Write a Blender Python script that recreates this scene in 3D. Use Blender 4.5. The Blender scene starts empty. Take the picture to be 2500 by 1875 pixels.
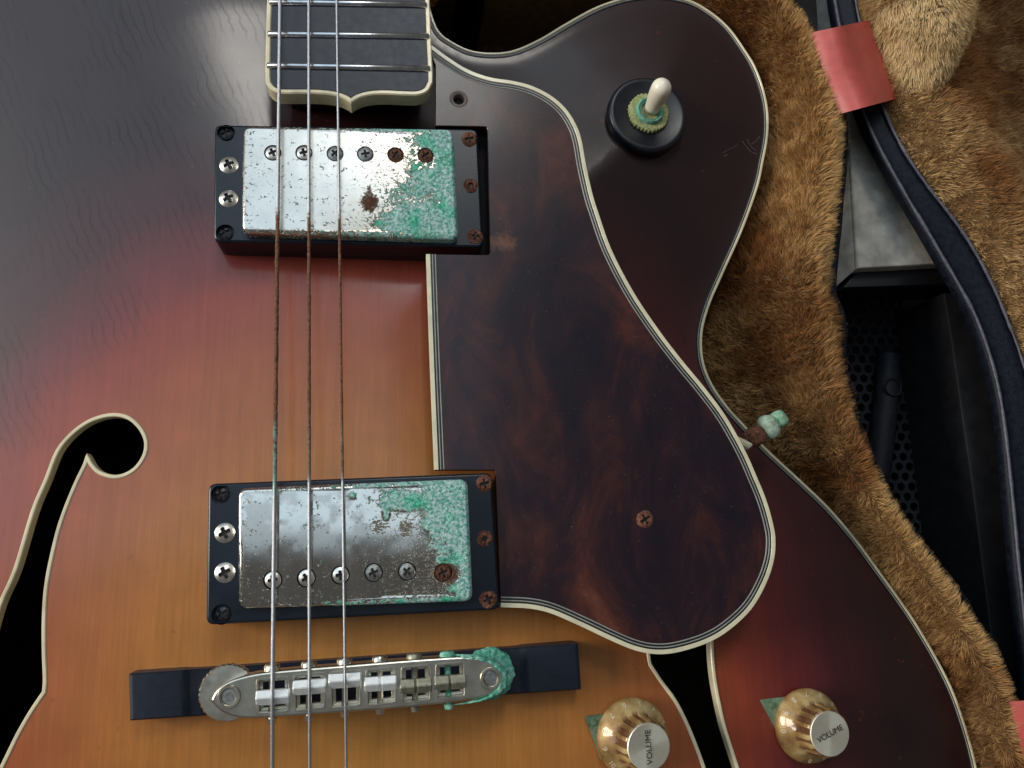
import bpy, math, random
import numpy as np
from mathutils import Vector, Matrix
from mathutils.geometry import delaunay_2d_cdt

random.seed(7)
rng = np.random.default_rng(7)
scene = bpy.context.scene
COL = scene.collection

# ------------------------------------------------------------------ camera
FPX = 2000.0                       # focal length in pixels of the 2500 x 1875 picture
NAD = (950.0, 1330.0)              # picture point straight below the lens
CAM_H = 0.285                      # lens height above the middle of the guitar top (m)
nc = Vector(((NAD[0] - 1250) / FPX, -(NAD[1] - 937.5) / FPX, -1)).normalized()
CQ = nc.rotation_difference(Vector((0, 0, -1)))
CR = CQ.to_matrix()
cam_data = bpy.data.cameras.new('camera')
cam_data.sensor_width = 36.0
cam_data.lens = 36.0 * FPX / 2500.0
cam_data.clip_start = 0.01
cam_data.clip_end = 50
cam = bpy.data.objects.new('camera', cam_data)
cam.location = (0, 0, CAM_H)
cam.rotation_mode = 'QUATERNION'
cam.rotation_quaternion = CQ
COL.objects.link(cam)
scene.camera = cam

# ------------------------------------------------------------------ room light
world = bpy.data.worlds.new('World')
scene.world = world
world.use_nodes = True
world.node_tree.nodes['Background'].inputs[0].default_value = (1.0, 0.97, 0.95, 1)
world.node_tree.nodes['Background'].inputs[1].default_value = 0.065


def area_light(name, loc, target, sx, sy, power, color):
    ld = bpy.data.lights.new(name, 'AREA')
    ld.shape = 'RECTANGLE'
    ld.size, ld.size_y = sx, sy
    ld.energy = power
    ld.color = color
    o = bpy.data.objects.new(name, ld)
    o.location = loc
    o.rotation_mode = 'QUATERNION'
    o.rotation_quaternion = (Vector(target) - Vector(loc)).to_track_quat('-Z', 'Y')
    COL.objects.link(o)
    return o


area_light('ceiling_bounce_light', (-0.80, 1.02, 1.40), (-0.80, 1.021, 0), 2.0, 2.0, 10.5, (0.62, 0.82, 1.0))
area_light('window_light', (0.12, 1.26, 1.60), (0, 0, 0), 0.32, 0.45, 4.0, (1.0, 0.95, 0.87))
area_light('side_window_light', (-2.45, 0.35, 1.15), (0, 0, 0), 1.0, 0.8, 40, (1.0, 0.94, 0.85))

scene.render.engine = 'CYCLES'
scene.cycles.use_denoising = True
scene.cycles.max_bounces = 8
scene.view_settings.view_transform = 'Standard'
scene.view_settings.look = 'None'
scene.view_settings.gamma = 1
scene.view_settings.exposure = 0.56


# ------------------------------------------------------------------ geometry helpers
def U(u, v, z):
    """point at height z seen at picture position (u, v) of the 2500 x 1875 photograph"""
    d = CR @ Vector(((u - 1250) / FPX, -(v - 937.5) / FPX, -1))
    t = (z - CAM_H) / d.z
    return np.array((d.x * t, d.y * t, z))


def U2(pts, z):
    return np.array([U(p[0], p[1], z)[:2] for p in pts])


def area2(p):
    x, y = p[:, 0], p[:, 1]
    return 0.5 * np.sum(x * np.roll(y, -1) - y * np.roll(x, -1))


def ccw(p):
    p = np.asarray(p, float)
    return p if area2(p) > 0 else p[::-1].copy()


def smooth_path(pts, n=8, closed=False):
    """Catmull-Rom through the points"""
    p = np.asarray(pts, float)
    if closed:
        q = np.vstack([p[-1:], p, p[:2]])
    else:
        q = np.vstack([2 * p[:1] - p[1:2], p, 2 * p[-1:] - p[-2:-1]])
    out = []
    for i in range(1, len(q) - 2):
        a, b, c, d = q[i - 1], q[i], q[i + 1], q[i + 2]
        for k in range(n):
            t = k / n
            out.append(0.5 * (2 * b + (c - a) * t + (2 * a - 5 * b + 4 * c - d) * t * t + (3 * b - a - 3 * c + d) * t ** 3))
    if not closed:
        out.append(p[-1])
    return np.array(out)


def fillet(pts, r, n=5):
    """round the corners of a polygon"""
    p = np.asarray(pts, float)
    out = []
    N = len(p)
    rr = r if hasattr(r, '__len__') else [r] * N
    for i in range(N):
        a, b, c = p[i - 1], p[i], p[(i + 1) % N]
        if rr[i] <= 0:
            out.append(b)
            continue
        d1, d2 = (a - b) / np.linalg.norm(a - b), (c - b) / np.linalg.norm(c - b)
        s, e = b + d1 * rr[i], b + d2 * rr[i]
        for k in range(n + 1):
            t = k / n
            out.append((1 - t) ** 2 * s + 2 * t * (1 - t) * b + t * t * e)
    return np.array(out)


def path_normals(p, closed):
    p = np.asarray(p, float)
    if closed:
        e1 = p - np.roll(p, 1, 0)
        e2 = np.roll(p, -1, 0) - p
    else:
        e = p[1:] - p[:-1]
        e1 = np.vstack([e[:1], e])
        e2 = np.vstack([e, e[-1:]])
    e1 /= np.maximum(np.linalg.norm(e1, axis=1, keepdims=True), 1e-12)
    e2 /= np.maximum(np.linalg.norm(e2, axis=1, keepdims=True), 1e-12)
    t = e1 + e2
    t /= np.maximum(np.linalg.norm(t, axis=1, keepdims=True), 1e-12)
    n = np.stack([-t[:, 1], t[:, 0]], 1)
    c = np.maximum(np.abs(np.sum(n * np.stack([-e1[:, 1], e1[:, 0]], 1), 1)), 0.55)
    return n / c[:, None]


def inside(poly, pts):
    x, y = pts[:, 0], pts[:, 1]
    res = np.zeros(len(pts), bool)
    a = poly
    b = np.roll(poly, -1, 0)
    for (x1, y1), (x2, y2) in zip(a, b):
        if y1 == y2:
            continue
        m = ((y1 > y) != (y2 > y)) & (x < (x2 - x1) * (y - y1) / (y2 - y1) + x1)
        res ^= m
    return res


def dist_poly(poly, pts, closed=True):
    a = poly if closed else poly[:-1]
    b = np.roll(poly, -1, 0) if closed else poly[1:]
    best = np.full(len(pts), 1e9)
    for p, q in zip(a, b):
        d = q - p
        L = max(d @ d, 1e-18)
        t = np.clip(((pts - p) @ d) / L, 0, 1)
        w = pts - (p + t[:, None] * d)
        best = np.minimum(best, np.einsum('ij,ij->i', w, w))
    return np.sqrt(best)


def tri_region(outer, holes=(), spacing=None, margin=0.5, clip=None):
    """triangulate a polygon with holes, with grid points inside; 2D verts and triangles"""
    outer = ccw(outer)
    S = 100.0
    verts = [tuple(p * S) for p in outer]
    edges = [(i, (i + 1) % len(outer)) for i in range(len(outer))]
    for h in holes:
        k = len(verts)
        verts += [tuple(p * S) for p in h]
        edges += [(k + i, k + (i + 1) % len(h)) for i in range(len(h))]
    if spacing:
        lo, hi = outer.min(0), outer.max(0)
        if clip is not None:
            lo, hi = np.maximum(lo, clip[0]), np.minimum(hi, clip[1])
        gx = np.arange(lo[0] + spacing / 2, hi[0], spacing)
        gy = np.arange(lo[1] + spacing / 2, hi[1], spacing)
        X, Y = np.meshgrid(gx, gy)
        X = X + (np.arange(len(gy)) % 2)[:, None] * spacing * 0.5
        P = np.stack([X.ravel(), Y.ravel()], 1)
        m = inside(outer, P)
        for h in holes:
            m &= ~inside(np.asarray(h), P)
        P = P[m]
        m = dist_poly(outer, P) > spacing * margin
        for h in holes:
            m &= dist_poly(np.asarray(h), P) > spacing * margin
        verts += [tuple(p * S) for p in P[m]]
    vo, eo, fo, *_ = delaunay_2d_cdt([Vector(v) for v in verts], edges, [], 0, 1e-7)
    V = np.array([(v[0], v[1]) for v in vo]) / S
    T = np.array([f[:3] for f in fo])
    c = V[T].mean(1)
    m = inside(outer, c)
    for h in holes:
        m &= ~inside(np.asarray(h), c)
    T = T[m]
    a, b, c = V[T[:, 0]], V[T[:, 1]], V[T[:, 2]]
    cr = (b[:, 0] - a[:, 0]) * (c[:, 1] - a[:, 1]) - (b[:, 1] - a[:, 1]) * (c[:, 0] - a[:, 0])
    T[cr < 0] = T[cr < 0][:, ::-1]
    T = T[np.abs(cr) > 1e-14]
    return V, T


class MB:
    """collects verts and faces, links them as one mesh object"""

    def __init__(s):
        s.v = []
        s.f = []
        s.n = 0
        s.att = {}

    def add(s, verts, faces):
        verts = np.asarray(verts, float)
        k = s.n
        s.v.append(verts)
        s.f += [tuple(int(i) + k for i in f) for f in faces]
        s.n += len(verts)
        return k

    def build(s, name, material, parent=None, sharp=35, smooth=True, attrs=None):
        me = bpy.data.meshes.new(name)
        V = np.vstack(s.v)
        me.from_pydata(V.tolist(), [], s.f)
        me.update()
        if smooth:
            me.shade_smooth()
            if sharp:
                me.set_sharp_from_angle(angle=math.radians(sharp))
        for k, a in (attrs or {}).items():
            at = me.attributes.new(k, 'FLOAT', 'POINT')
            at.data.foreach_set('value', np.asarray(a, np.float32))
        me.materials.append(material)
        return link(name, me, parent)

    # shapes
    def strip(s, path, o0, o1, ztop, zbot, closed=True, bev=0.0002):
        """a moulding along a 2D path between two inward offsets"""
        p = np.asarray(path, float)
        n = path_normals(p, closed)
        zt = np.broadcast_to(np.asarray(ztop, float), (len(p),))
        zb = np.broadcast_to(np.asarray(zbot, float), (len(p),))
        prof = [(o0, zb), (o0, zt - bev), (o0 + bev, zt), (o1 - bev, zt), (o1, zt - bev), (o1, zb)]
        V = np.concatenate([np.column_stack([p + n * o, z]) for o, z in prof])
        N = len(p)
        F = []
        for k in range(len(prof) - 1):
            for i in range(N if closed else N - 1):
                j = (i + 1) % N
                F.append((k * N + i, k * N + j, (k + 1) * N + j, (k + 1) * N + i))
        if not closed:
            F.append(tuple(k * N for k in range(len(prof))))
            F.append(tuple(k * N + N - 1 for k in reversed(range(len(prof)))))
        s.add(V, F)

    def prism(s, outline, ztop, zbot, bev=0.0004, nb=3, bottom=False, cap=True, holes=(), spacing=None):
        p = ccw(outline)
        n = path_normals(p, True)
        zt = np.broadcast_to(np.asarray(ztop, float), (len(p),))
        zb = np.broadcast_to(np.asarray(zbot, float), (len(p),))
        rings = [(0.0, zb)]
        for k in range(nb + 1):
            a = k / nb * math.pi / 2
            rings.append((bev * (1 - math.cos(a)), zt - bev * (1 - math.sin(a))))
        N = len(p)
        V = np.concatenate([np.column_stack([p + n * o, z]) for o, z in rings])
        F = []
        for k in range(len(rings) - 1):
            for i in range(N):
                j = (i + 1) % N
                F.append((k * N + i, k * N + j, (k + 1) * N + j, (k + 1) * N + i))
        if cap and not holes and not spacing:
            F.append(tuple((len(rings) - 1) * N + i for i in range(N)))
        if bottom:
            F.append(tuple(reversed(range(N))))
        s.add(V, F)
        if cap and (holes or spacing):
            inner = p + n * bev
            C, T = tri_region(inner, holes, spacing)
            s.add(np.column_stack([C, np.full(len(C), zt[0])]), T)
            for h in holes:
                h = np.asarray(h)
                m = len(h)
                s.add(np.concatenate([np.column_stack([h, np.full(m, zt[0])]), np.column_stack([h, np.full(m, zt[0] - 0.002)])]),
                      [(i, (i + 1) % m, m + (i + 1) % m, m + i) for i in range(m)])

    def lathe(s, prof, c=(0, 0, 0), seg=48, mod=None, cap_top=True):
        A = np.linspace(0, 2 * math.pi, seg, endpoint=False)
        V = []
        for k, (r, z) in enumerate(prof):
            rr = np.full(seg, r) if mod is None else r * mod(k, A)
            V.append(np.column_stack([c[0] + rr * np.cos(A), c[1] + rr * np.sin(A), np.full(seg, c[2] + z)]))
        F = []
        for k in range(len(prof) - 1):
            for i in range(seg):
                j = (i + 1) % seg
                F.append((k * seg + i, k * seg + j, (k + 1) * seg + j, (k + 1) * seg + i))
        if cap_top:
            F.append(tuple((len(prof) - 1) * seg + i for i in range(seg)))
        s.add(np.concatenate(V), F)

    def tube(s, pts, rad, seg=10, cap=True):
        P = np.asarray(pts, float)
        R = np.broadcast_to(np.asarray(rad, float), (len(P),))
        V = []
        up = np.array((0.123, 0.31, 1.0))
        for i in range(len(P)):
            t = P[min(i + 1, len(P) - 1)] - P[max(i - 1, 0)]
            t = t / np.linalg.norm(t)
            a = np.cross(t, up if abs(t @ up) < 0.95 * np.linalg.norm(up) else np.array((1.0, 0, 0)))
            a /= np.linalg.norm(a)
            b = np.cross(t, a)
            for k in range(seg):
                w = 2 * math.pi * k / seg
                V.append(P[i] + R[i] * (math.cos(w) * a + math.sin(w) * b))
        F = []
        for i in range(len(P) - 1):
            for k in range(seg):
                l = (k + 1) % seg
                F.append((i * seg + k, (i + 1) * seg + k, (i + 1) * seg + l, i * seg + l))
        if cap:
            F.append(tuple(range(seg)))
            F.append(tuple((len(P) - 1) * seg + k for k in reversed(range(seg))))
        s.add(V, F)

    def box(s, c, ax, ay, hz, bev=0.0002):
        """box with half axes ax, ay (2D vectors) and half height hz"""
        ax, ay = np.asarray(ax, float), np.asarray(ay, float)
        p = np.array([np.asarray(c[:2]) + sx * ax + sy * ay for sx, sy in ((-1, -1), (1, -1), (1, 1), (-1, 1))])
        s.prism(p, c[2] + hz, c[2] - hz, bev, 2, bottom=True)


def link(name, data, parent=None):
    o = bpy.data.objects.new(name, data)
    COL.objects.link(o)
    if parent is not None:
        o.parent = parent
    return o


def part_root(name, parent):
    """an empty part that only carries its sub-parts"""
    return link(name, None, parent)


def thing(name, label, category):
    o = link(name, None)
    o['label'] = label
    o['category'] = category
    return o


def vnoise(P, seed=0):
    """smooth value noise in 0..1 for points (N,3)"""
    P = np.asarray(P, float) + 1000.37
    i = np.floor(P).astype(np.int64)
    f = P - i
    f = f * f * (3 - 2 * f)
    out = np.zeros(len(P))
    for dx in (0, 1):
        for dy in (0, 1):
            for dz in (0, 1):
                h = (i[:, 0] + dx) * 374761393 + (i[:, 1] + dy) * 668265263 + (i[:, 2] + dz) * 2147483647 + seed * 974634777
                h = (h ^ (h >> 13)) * 1274126177
                h = (h ^ (h >> 16)) & 0xffff
                w = (f[:, 0] if dx else 1 - f[:, 0]) * (f[:, 1] if dy else 1 - f[:, 1]) * (f[:, 2] if dz else 1 - f[:, 2])
                out += w * (h / 65535.0)
    return out


def fbm(P, seed=0, o=4):
    P = np.asarray(P, float)
    s, a, t = 0, 0.5, 0
    for k in range(o):
        s = s + a * vnoise(P * 2 ** k, seed + k)
        t += a
        a *= 0.55
    return s / t


def sstep(a, b, x):
    t = np.clip((np.asarray(x, float) - a) / (b - a), 0, 1)
    return t * t * (3 - 2 * t)


# ------------------------------------------------------------------ materials
class NT:
    """short hand for building a node tree"""

    def __init__(s, name):
        s.m = bpy.data.materials.new(name)
        s.m.use_nodes = True
        s.t = s.m.node_tree
        s.p = s.t.nodes['Principled BSDF']

    def node(s, kind, **kw):
        n = s.t.nodes.new(kind)
        for k, v in kw.items():
            setattr(n, k, v)
        return n

    def put(s, sock, v):
        if isinstance(v, bpy.types.NodeSocket):
            s.t.links.new(v, sock)
        elif isinstance(v, (tuple, list)) and len(v) == 3 and sock.type == 'RGBA':
            sock.default_value = (*v, 1)
        else:
            sock.default_value = v

    def set(s, **kw):
        for k, v in kw.items():
            s.put(s.p.inputs[k.replace('_', ' ')], v)
        return s

    def coord(s, scale=(1, 1, 1), rot=(0, 0, 0), kind='Object'):
        c = s.node('ShaderNodeTexCoord')
        m = s.node('ShaderNodeMapping')
        m.inputs['Scale'].default_value = scale
        m.inputs['Rotation'].default_value = rot
        s.t.links.new(c.outputs[kind], m.inputs['Vector'])
        return m.outputs[0]

    def noise(s, vec, scale, detail=3, rough=0.55, dist=0.0):
        n = s.node('ShaderNodeTexNoise')
        s.put(n.inputs['Vector'], vec)
        n.inputs['Scale'].default_value = scale
        n.inputs['Detail'].default_value = detail
        n.inputs['Roughness'].default_value = rough
        n.inputs['Distortion'].default_value = dist
        return n.outputs['Fac']

    def attr(s, name):
        n = s.node('ShaderNodeAttribute', attribute_name=name)
        return n.outputs['Fac']

    def attr_color(s, name):
        n = s.node('ShaderNodeAttribute', attribute_name=name)
        return n.outputs['Color']

    def ramp(s, fac, stops, interp='LINEAR'):
        r = s.node('ShaderNodeValToRGB')
        r.color_ramp.interpolation = interp
        e = r.color_ramp.elements
        while len(e) < len(stops):
            e.new(0.5)
        for x, (pos, c) in zip(e, stops):
            x.position = pos
            x.color = (*c, 1) if hasattr(c, '__len__') else (c, c, c, 1)
        s.put(r.inputs[0], fac)
        return r.outputs[0]

    def math(s, op, a, b=0.0, clamp=False):
        n = s.node('ShaderNodeMath', operation=op, use_clamp=clamp)
        s.put(n.inputs[0], a)
        s.put(n.inputs[1], b)
        return n.outputs[0]

    def mix(s, f, a, b, blend='MIX'):
        n = s.node('ShaderNodeMix', data_type='RGBA', blend_type=blend)
        s.put(n.inputs[0], f)
        s.put(n.inputs[6], a)
        s.put(n.inputs[7], b)
        return n.outputs[2]

    def mixf(s, f, a, b):
        n = s.node('ShaderNodeMix', data_type='FLOAT')
        s.put(n.inputs[0], f)
        s.put(n.inputs[2], a)
        s.put(n.inputs[3], b)
        return n.outputs[0]

    def bump(s, h, strength=0.3, dist=0.0005):
        n = s.node('ShaderNodeBump')
        n.inputs['Strength'].default_value = strength
        n.inputs['Distance'].default_value = dist
        s.put(n.inputs['Height'], h)
        return n.outputs[0]


def plain(name, color, rough=0.5, metal=0.0, var=0.15, scale=300, bump=0.0, coat=0.0, coat_rough=0.1, spec=0.5):
    n = NT(name)
    v = n.coord()
    f = n.noise(v, scale, 4)
    dark = tuple(c * (1 - var) for c in color)
    light = tuple(min(1, c * (1 + var)) for c in color)
    n.set(Base_Color=n.ramp(f, [(0.3, dark), (0.7, light)]), Metallic=metal,
          Roughness=n.mixf(f, max(0.02, rough * 0.8), min(1, rough * 1.2)), Coat_Weight=coat, Coat_Roughness=coat_rough, Specular_IOR_Level=spec)
    if bump:
        n.set(Normal=n.bump(n.noise(v, scale * 2.5, 3), bump, 0.0003))
    return n.m


def wood_top_material():
    n = NT('sunburst_lacquer')
    v = n.coord()
    b = n.attr('burst')
    wob = n.noise(v, 22, 3)
    b2 = n.math('ADD', b, n.math('MULTIPLY', n.math('SUBTRACT', wob, 0.5), 0.10))
    col = n.ramp(n.math('MULTIPLY', b2, 0.6), [
        (0.00, (0.45, 0.200, 0.038)), (0.30, (0.42, 0.155, 0.032)), (0.44, (0.34, 0.088, 0.026)),
        (0.545, (0.27, 0.042, 0.018)), (0.615, (0.150, 0.019, 0.018)), (0.70, (0.055, 0.008, 0.010)), (0.82, (0.019, 0.0042, 0.005))])
    grain = n.noise(n.coord((520, 14, 60)), 1.0, 3, 0.6, 0.4)
    fine = n.noise(n.coord((1500, 60, 60)), 1.0, 2)
    hatch = n.noise(n.coord((60, 1400, 60)), 1.0, 2)
    wv = n.node('ShaderNodeTexWave', wave_type='BANDS', bands_direction='X', wave_profile='SIN')
    n.put(wv.inputs['Vector'], n.coord((1, 1, 1), rot=(0, 0, -0.42)))
    for key, val in (('Scale', 95), ('Distortion', 9.0), ('Detail', 4), ('Detail Scale', 0.55), ('Detail Roughness', 0.62)):
        wv.inputs[key].default_value = val
    line = n.ramp(wv.outputs['Fac'], [(0.02, 0.0), (0.22, 1.0)])
    patch = n.ramp(n.noise(v, 45, 2), [(0.40, 0.0), (0.58, 1.0)])
    sx = n.node('ShaderNodeSeparateXYZ')
    n.put(sx.inputs[0], v)
    lft = n.ramp(n.math('ADD', n.math('MULTIPLY', sx.outputs[0], 8.0), 1.0), [(0.55, 1.0), (0.90, 0.12)])
    edge = n.math('MULTIPLY', n.math('MULTIPLY', n.ramp(b, [(0.90, 0.0), (1.0, 1.0)]), patch), lft)
    st = n.math('SUBTRACT', 1.0, n.math('MULTIPLY', n.math('SUBTRACT', 1.0, line), edge))
    k = n.ramp(grain, [(0.25, 0.86), (0.75, 1.08)])
    col = n.mix(1.0, col, k, 'MULTIPLY')
    col = n.mix(1.0, col, n.ramp(fine, [(0.25, 0.92), (0.75, 1.07)]), 'MULTIPLY')
    col = n.mix(1.0, col, n.ramp(hatch, [(0.25, 0.975), (0.75, 1.02)]), 'MULTIPLY')
    col = n.mix(1.0, col, n.ramp(n.noise(v, 60, 4), [(0.3, 0.90), (0.7, 1.08)]), 'MULTIPLY')
    speck = n.ramp(n.noise(v, 900, 2), [(0.71, 0.0), (0.78, 1.0)])
    col = n.mix(n.math('MULTIPLY', speck, 0.15), col, (0.35, 0.25, 0.2))
    spot = n.ramp(n.noise(v, 210, 2), [(0.72, 0.0), (0.76, 1.0)])
    col = n.mix(n.math('MULTIPLY', spot, 0.35), col, (0.16, 0.045, 0.02))
    hgt = n.math('ADD', n.math('ADD', n.math('MULTIPLY', st, 0.0), n.math('MULTIPLY', fine, 0.16)), n.math('MULTIPLY', n.noise(v, 1800, 2), 0.22))
    col = n.mix(1.0, col, n.ramp(st, [(0.0, 0.86), (1.0, 1.0)]), 'MULTIPLY')
    n.set(Base_Color=col, Roughness=0.5, Specular_IOR_Level=0.28,
          Coat_Weight=n.mixf(st, 0.54, 0.74), Coat_Tint=(1.0, 1.0, 1.0), Coat_Roughness=n.mixf(n.noise(v, 35, 3), 0.10, 0.22), Coat_IOR=1.5,
          Normal=n.bump(hgt, 0.22, 0.00012), Coat_Normal=n.bump(hgt, 0.14, 0.00012))
    return n.m


def tortoise_material():
    n = NT('tortoiseshell_celluloid')
    v = n.coord((48, 22, 40), rot=(0, 0, 0.12))
    a = n.noise(v, 1.0, 8, 0.70, 0.9)
    b = n.noise(n.coord((26, 12, 20), rot=(0, 0, 0.3)), 1.0, 3, 0.5, 0.6)
    f = n.math('ADD', n.math('MULTIPLY', a, 0.65), n.math('MULTIPLY', b, 0.35))
    col = n.ramp(f, [(0.38, (0.010, 0.008, 0.014)), (0.48, (0.022, 0.010, 0.015)), (0.555, (0.048, 0.016, 0.016)),
                     (0.625, (0.088, 0.026, 0.018)), (0.70, (0.17, 0.062, 0.038))])
    dust = n.ramp(n.noise(n.coord(), 1300, 2), [(0.70, 0.0), (0.76, 1.0)])
    col = n.mix(n.math('MULTIPLY', dust, 0.12), col, (0.5, 0.45, 0.4))
    # rust that bled out of the pickup ring screw
    vd = n.node('ShaderNodeVectorMath', operation='DISTANCE')
    n.put(vd.inputs[0], n.coord((1.0, 1.6, 1.0)))
    c_ = U(1228, 592, 0.012)
    vd.inputs[1].default_value = (c_[0], c_[1] * 1.6, c_[2])
    dist = n.math('MULTIPLY', vd.outputs['Value'], 120.0)
    sf = n.ramp(n.math('ADD', dist, n.math('MULTIPLY', n.math('SUBTRACT', n.noise(n.coord(), 420, 4, 0.7), 0.5), 1.6)), [(0.15, 0.75), (0.75, 0.0)])
    col = n.mix(sf, col, (0.17, 0.075, 0.04))
    n.set(Base_Color=col, Roughness=n.mixf(n.noise(n.coord(), 55, 4), 0.22, 0.40), Specular_IOR_Level=0.28,
          Coat_Weight=0.2, Coat_Roughness=0.12, Normal=n.bump(n.noise(n.coord(), 700, 3), 0.06, 0.0002))
    return n.m


def cover_material():
    """worn nickel with pits, rust and a crust of verdigris; masks come from the mesh"""
    n = NT('corroded_nickel')
    v = n.coord()
    verd, pit, rust = n.attr('verdigris'), n.attr('pitting'), n.attr('rust')
    f1 = n.noise(v, 1100, 4, 0.65)
    f2 = n.noise(v, 420, 4, 0.6, 0.5)
    ff = n.math('ADD', n.math('MULTIPLY', f1, 0.5), n.math('MULTIPLY', f2, 0.5))
    vm = n.ramp(n.math('ADD', verd, n.math('MULTIPLY', n.math('SUBTRACT', ff, 0.5), 4.2)), [(0.36, 0.0), (0.60, 1.0)])
    pm = n.ramp(n.math('ADD', pit, n.math('MULTIPLY', n.math('SUBTRACT', n.noise(n.coord((1, 1.7, 1)), 700, 5, 0.75, 0.6), 0.5), 3.2)), [(0.54, 0.0), (0.70, 1.0)])
    rm = n.ramp(n.math('ADD', rust, n.math('MULTIPLY', n.math('SUBTRACT', ff, 0.5), 3.2)), [(0.35, 0.0), (0.75, 1.0)])
    tone = n.noise(v, 130, 4, 0.6)
    metal = n.mix(tone, (0.54, 0.51, 0.46), (0.70, 0.67, 0.61))
    metal = n.mix(n.math('MULTIPLY', n.attr('tarnish'), 0.75), metal, (0.48, 0.40, 0.30))
    pitc = n.ramp(f2, [(0.35, (0.11, 0.105, 0.08)), (0.65, (0.27, 0.25, 0.19))])
    vc = n.ramp(n.noise(v, 950, 4, 0.7), [(0.27, (0.03, 0.20, 0.15)), (0.38, (0.11, 0.43, 0.35)), (0.47, (0.28, 0.60, 0.53)), (0.58, (0.66, 0.86, 0.80))])
    vg = n.mix(n.ramp(n.noise(v, 95, 2), [(0.50, 0.0), (0.64, 1.0)]), vc, n.mix(1.0, vc, (0.28, 0.90, 0.66), 'MULTIPLY'))
    rc = n.ramp(f1, [(0.3, (0.035, 0.016, 0.008)), (0.6, (0.14, 0.050, 0.020)), (0.75, (0.27, 0.12, 0.06))])
    col = n.mix(pm, metal, pitc)
    col = n.mix(vm, col, vg)
    col = n.mix(rm, col, rc)
    crust = n.math('MAXIMUM', vm, rm)
    bare = n.math('SUBTRACT', 1.0, n.math('MAXIMUM', crust, n.math('MULTIPLY', pm, 0.8)))
    hgt = n.math('ADD', n.math('MULTIPLY', n.math('MULTIPLY', crust, n.noise(v, 1300, 4, 0.7)), 1.4), n.math('MULTIPLY', pm, -0.25))
    n.set(Base_Color=col, Metallic=bare, Roughness=n.mixf(bare, 0.85, n.mixf(n.attr('polish'), n.mixf(tone, 0.16, 0.28), n.mixf(tone, 0.03, 0.13))),
          Normal=n.bump(hgt, 0.9, 0.0009))
    return n.m


def rust_material(name='rusted_steel', tint=(1, 1, 1)):
    n = NT(name)
    v = n.coord()
    f = n.noise(v, 900, 5, 0.7)
    c = n.ramp(f, [(0.30, (0.03, 0.012, 0.008)), (0.5, (0.15, 0.05, 0.026)), (0.68, (0.33, 0.15, 0.085))])
    n.set(Base_Color=n.mix(1.0, c, tint, 'MULTIPLY'), Roughness=0.9, Normal=n.bump(f, 0.9, 0.0006))
    return n.m


def verdigris_material(name, pale=(0.50, 0.76, 0.64), mid=(0.10, 0.40, 0.28), dark=(0.02, 0.16, 0.09), scale=800):
    n = NT(name)
    v = n.coord()
    f = n.noise(v, scale, 5, 0.7)
    g = n.noise(v, scale * 0.2, 2)
    ff = n.math('ADD', n.math('MULTIPLY', f, 0.6), n.math('MULTIPLY', g, 0.4))
    n.set(Base_Color=n.ramp(ff, [(0.32, dark), (0.48, mid), (0.66, pale)]), Roughness=0.9, Normal=n.bump(f, 0.9, 0.0006))
    return n.m


def string_material():
    n = NT('tarnished_string')
    v = n.coord()
    rust = n.attr('rust')
    g = n.attr('green')
    f = n.noise(n.coord((1, 1, 1)), 900, 3, 0.7)
    fac = n.ramp(n.math('ADD', rust, n.math('MULTIPLY', n.math('SUBTRACT', f, 0.5), 0.7)), [(0.4, 0.0), (0.62, 1.0)])
    col = n.mix(fac, (0.50, 0.51, 0.54), n.ramp(f, [(0.3, (0.05, 0.022, 0.014)), (0.7, (0.27, 0.115, 0.06))]))
    col = n.mix(n.math('MULTIPLY', g, n.ramp(f, [(0.35, 0.0), (0.6, 1.0)])), col, (0.20, 0.34, 0.28))
    n.set(Base_Color=col, Metallic=n.mixf(fac, 0.9, 0.05), Roughness=n.mixf(fac, 0.42, 0.9),
          Normal=n.bump(n.noise(n.coord((1, 3, 1)), 1500, 3), 0.5, 0.0003))
    return n.m


def knob_material():
    n = NT('amber_gold_acrylic')
    v = n.coord()
    f = n.noise(v, 260, 3)
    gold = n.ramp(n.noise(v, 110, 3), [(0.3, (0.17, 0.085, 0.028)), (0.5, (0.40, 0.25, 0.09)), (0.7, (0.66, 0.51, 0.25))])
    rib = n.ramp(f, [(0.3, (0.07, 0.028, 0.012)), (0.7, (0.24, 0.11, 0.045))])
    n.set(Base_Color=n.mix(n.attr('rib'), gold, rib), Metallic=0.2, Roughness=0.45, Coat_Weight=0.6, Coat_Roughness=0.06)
    return n.m


def spun_disc_material():
    n = NT('spun_silver_disc')
    c = n.node('ShaderNodeTexCoord')
    tg = n.node('ShaderNodeTangent', direction_type='RADIAL', axis='Z')
    f = n.noise(c.outputs['Object'], 500, 2)
    n.set(Base_Color=n.mix(f, (0.72, 0.68, 0.54), (0.86, 0.82, 0.68)), Metallic=0.7, Roughness=0.40, Anisotropic=0.75,
          Tangent=tg.outputs[0])
    return n.m


def fur_material(name):
    n = NT(name)
    n.set(Base_Color=n.attr_color('strand_color'), Roughness=0.8, Specular_IOR_Level=0.15)
    return n.m


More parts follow.
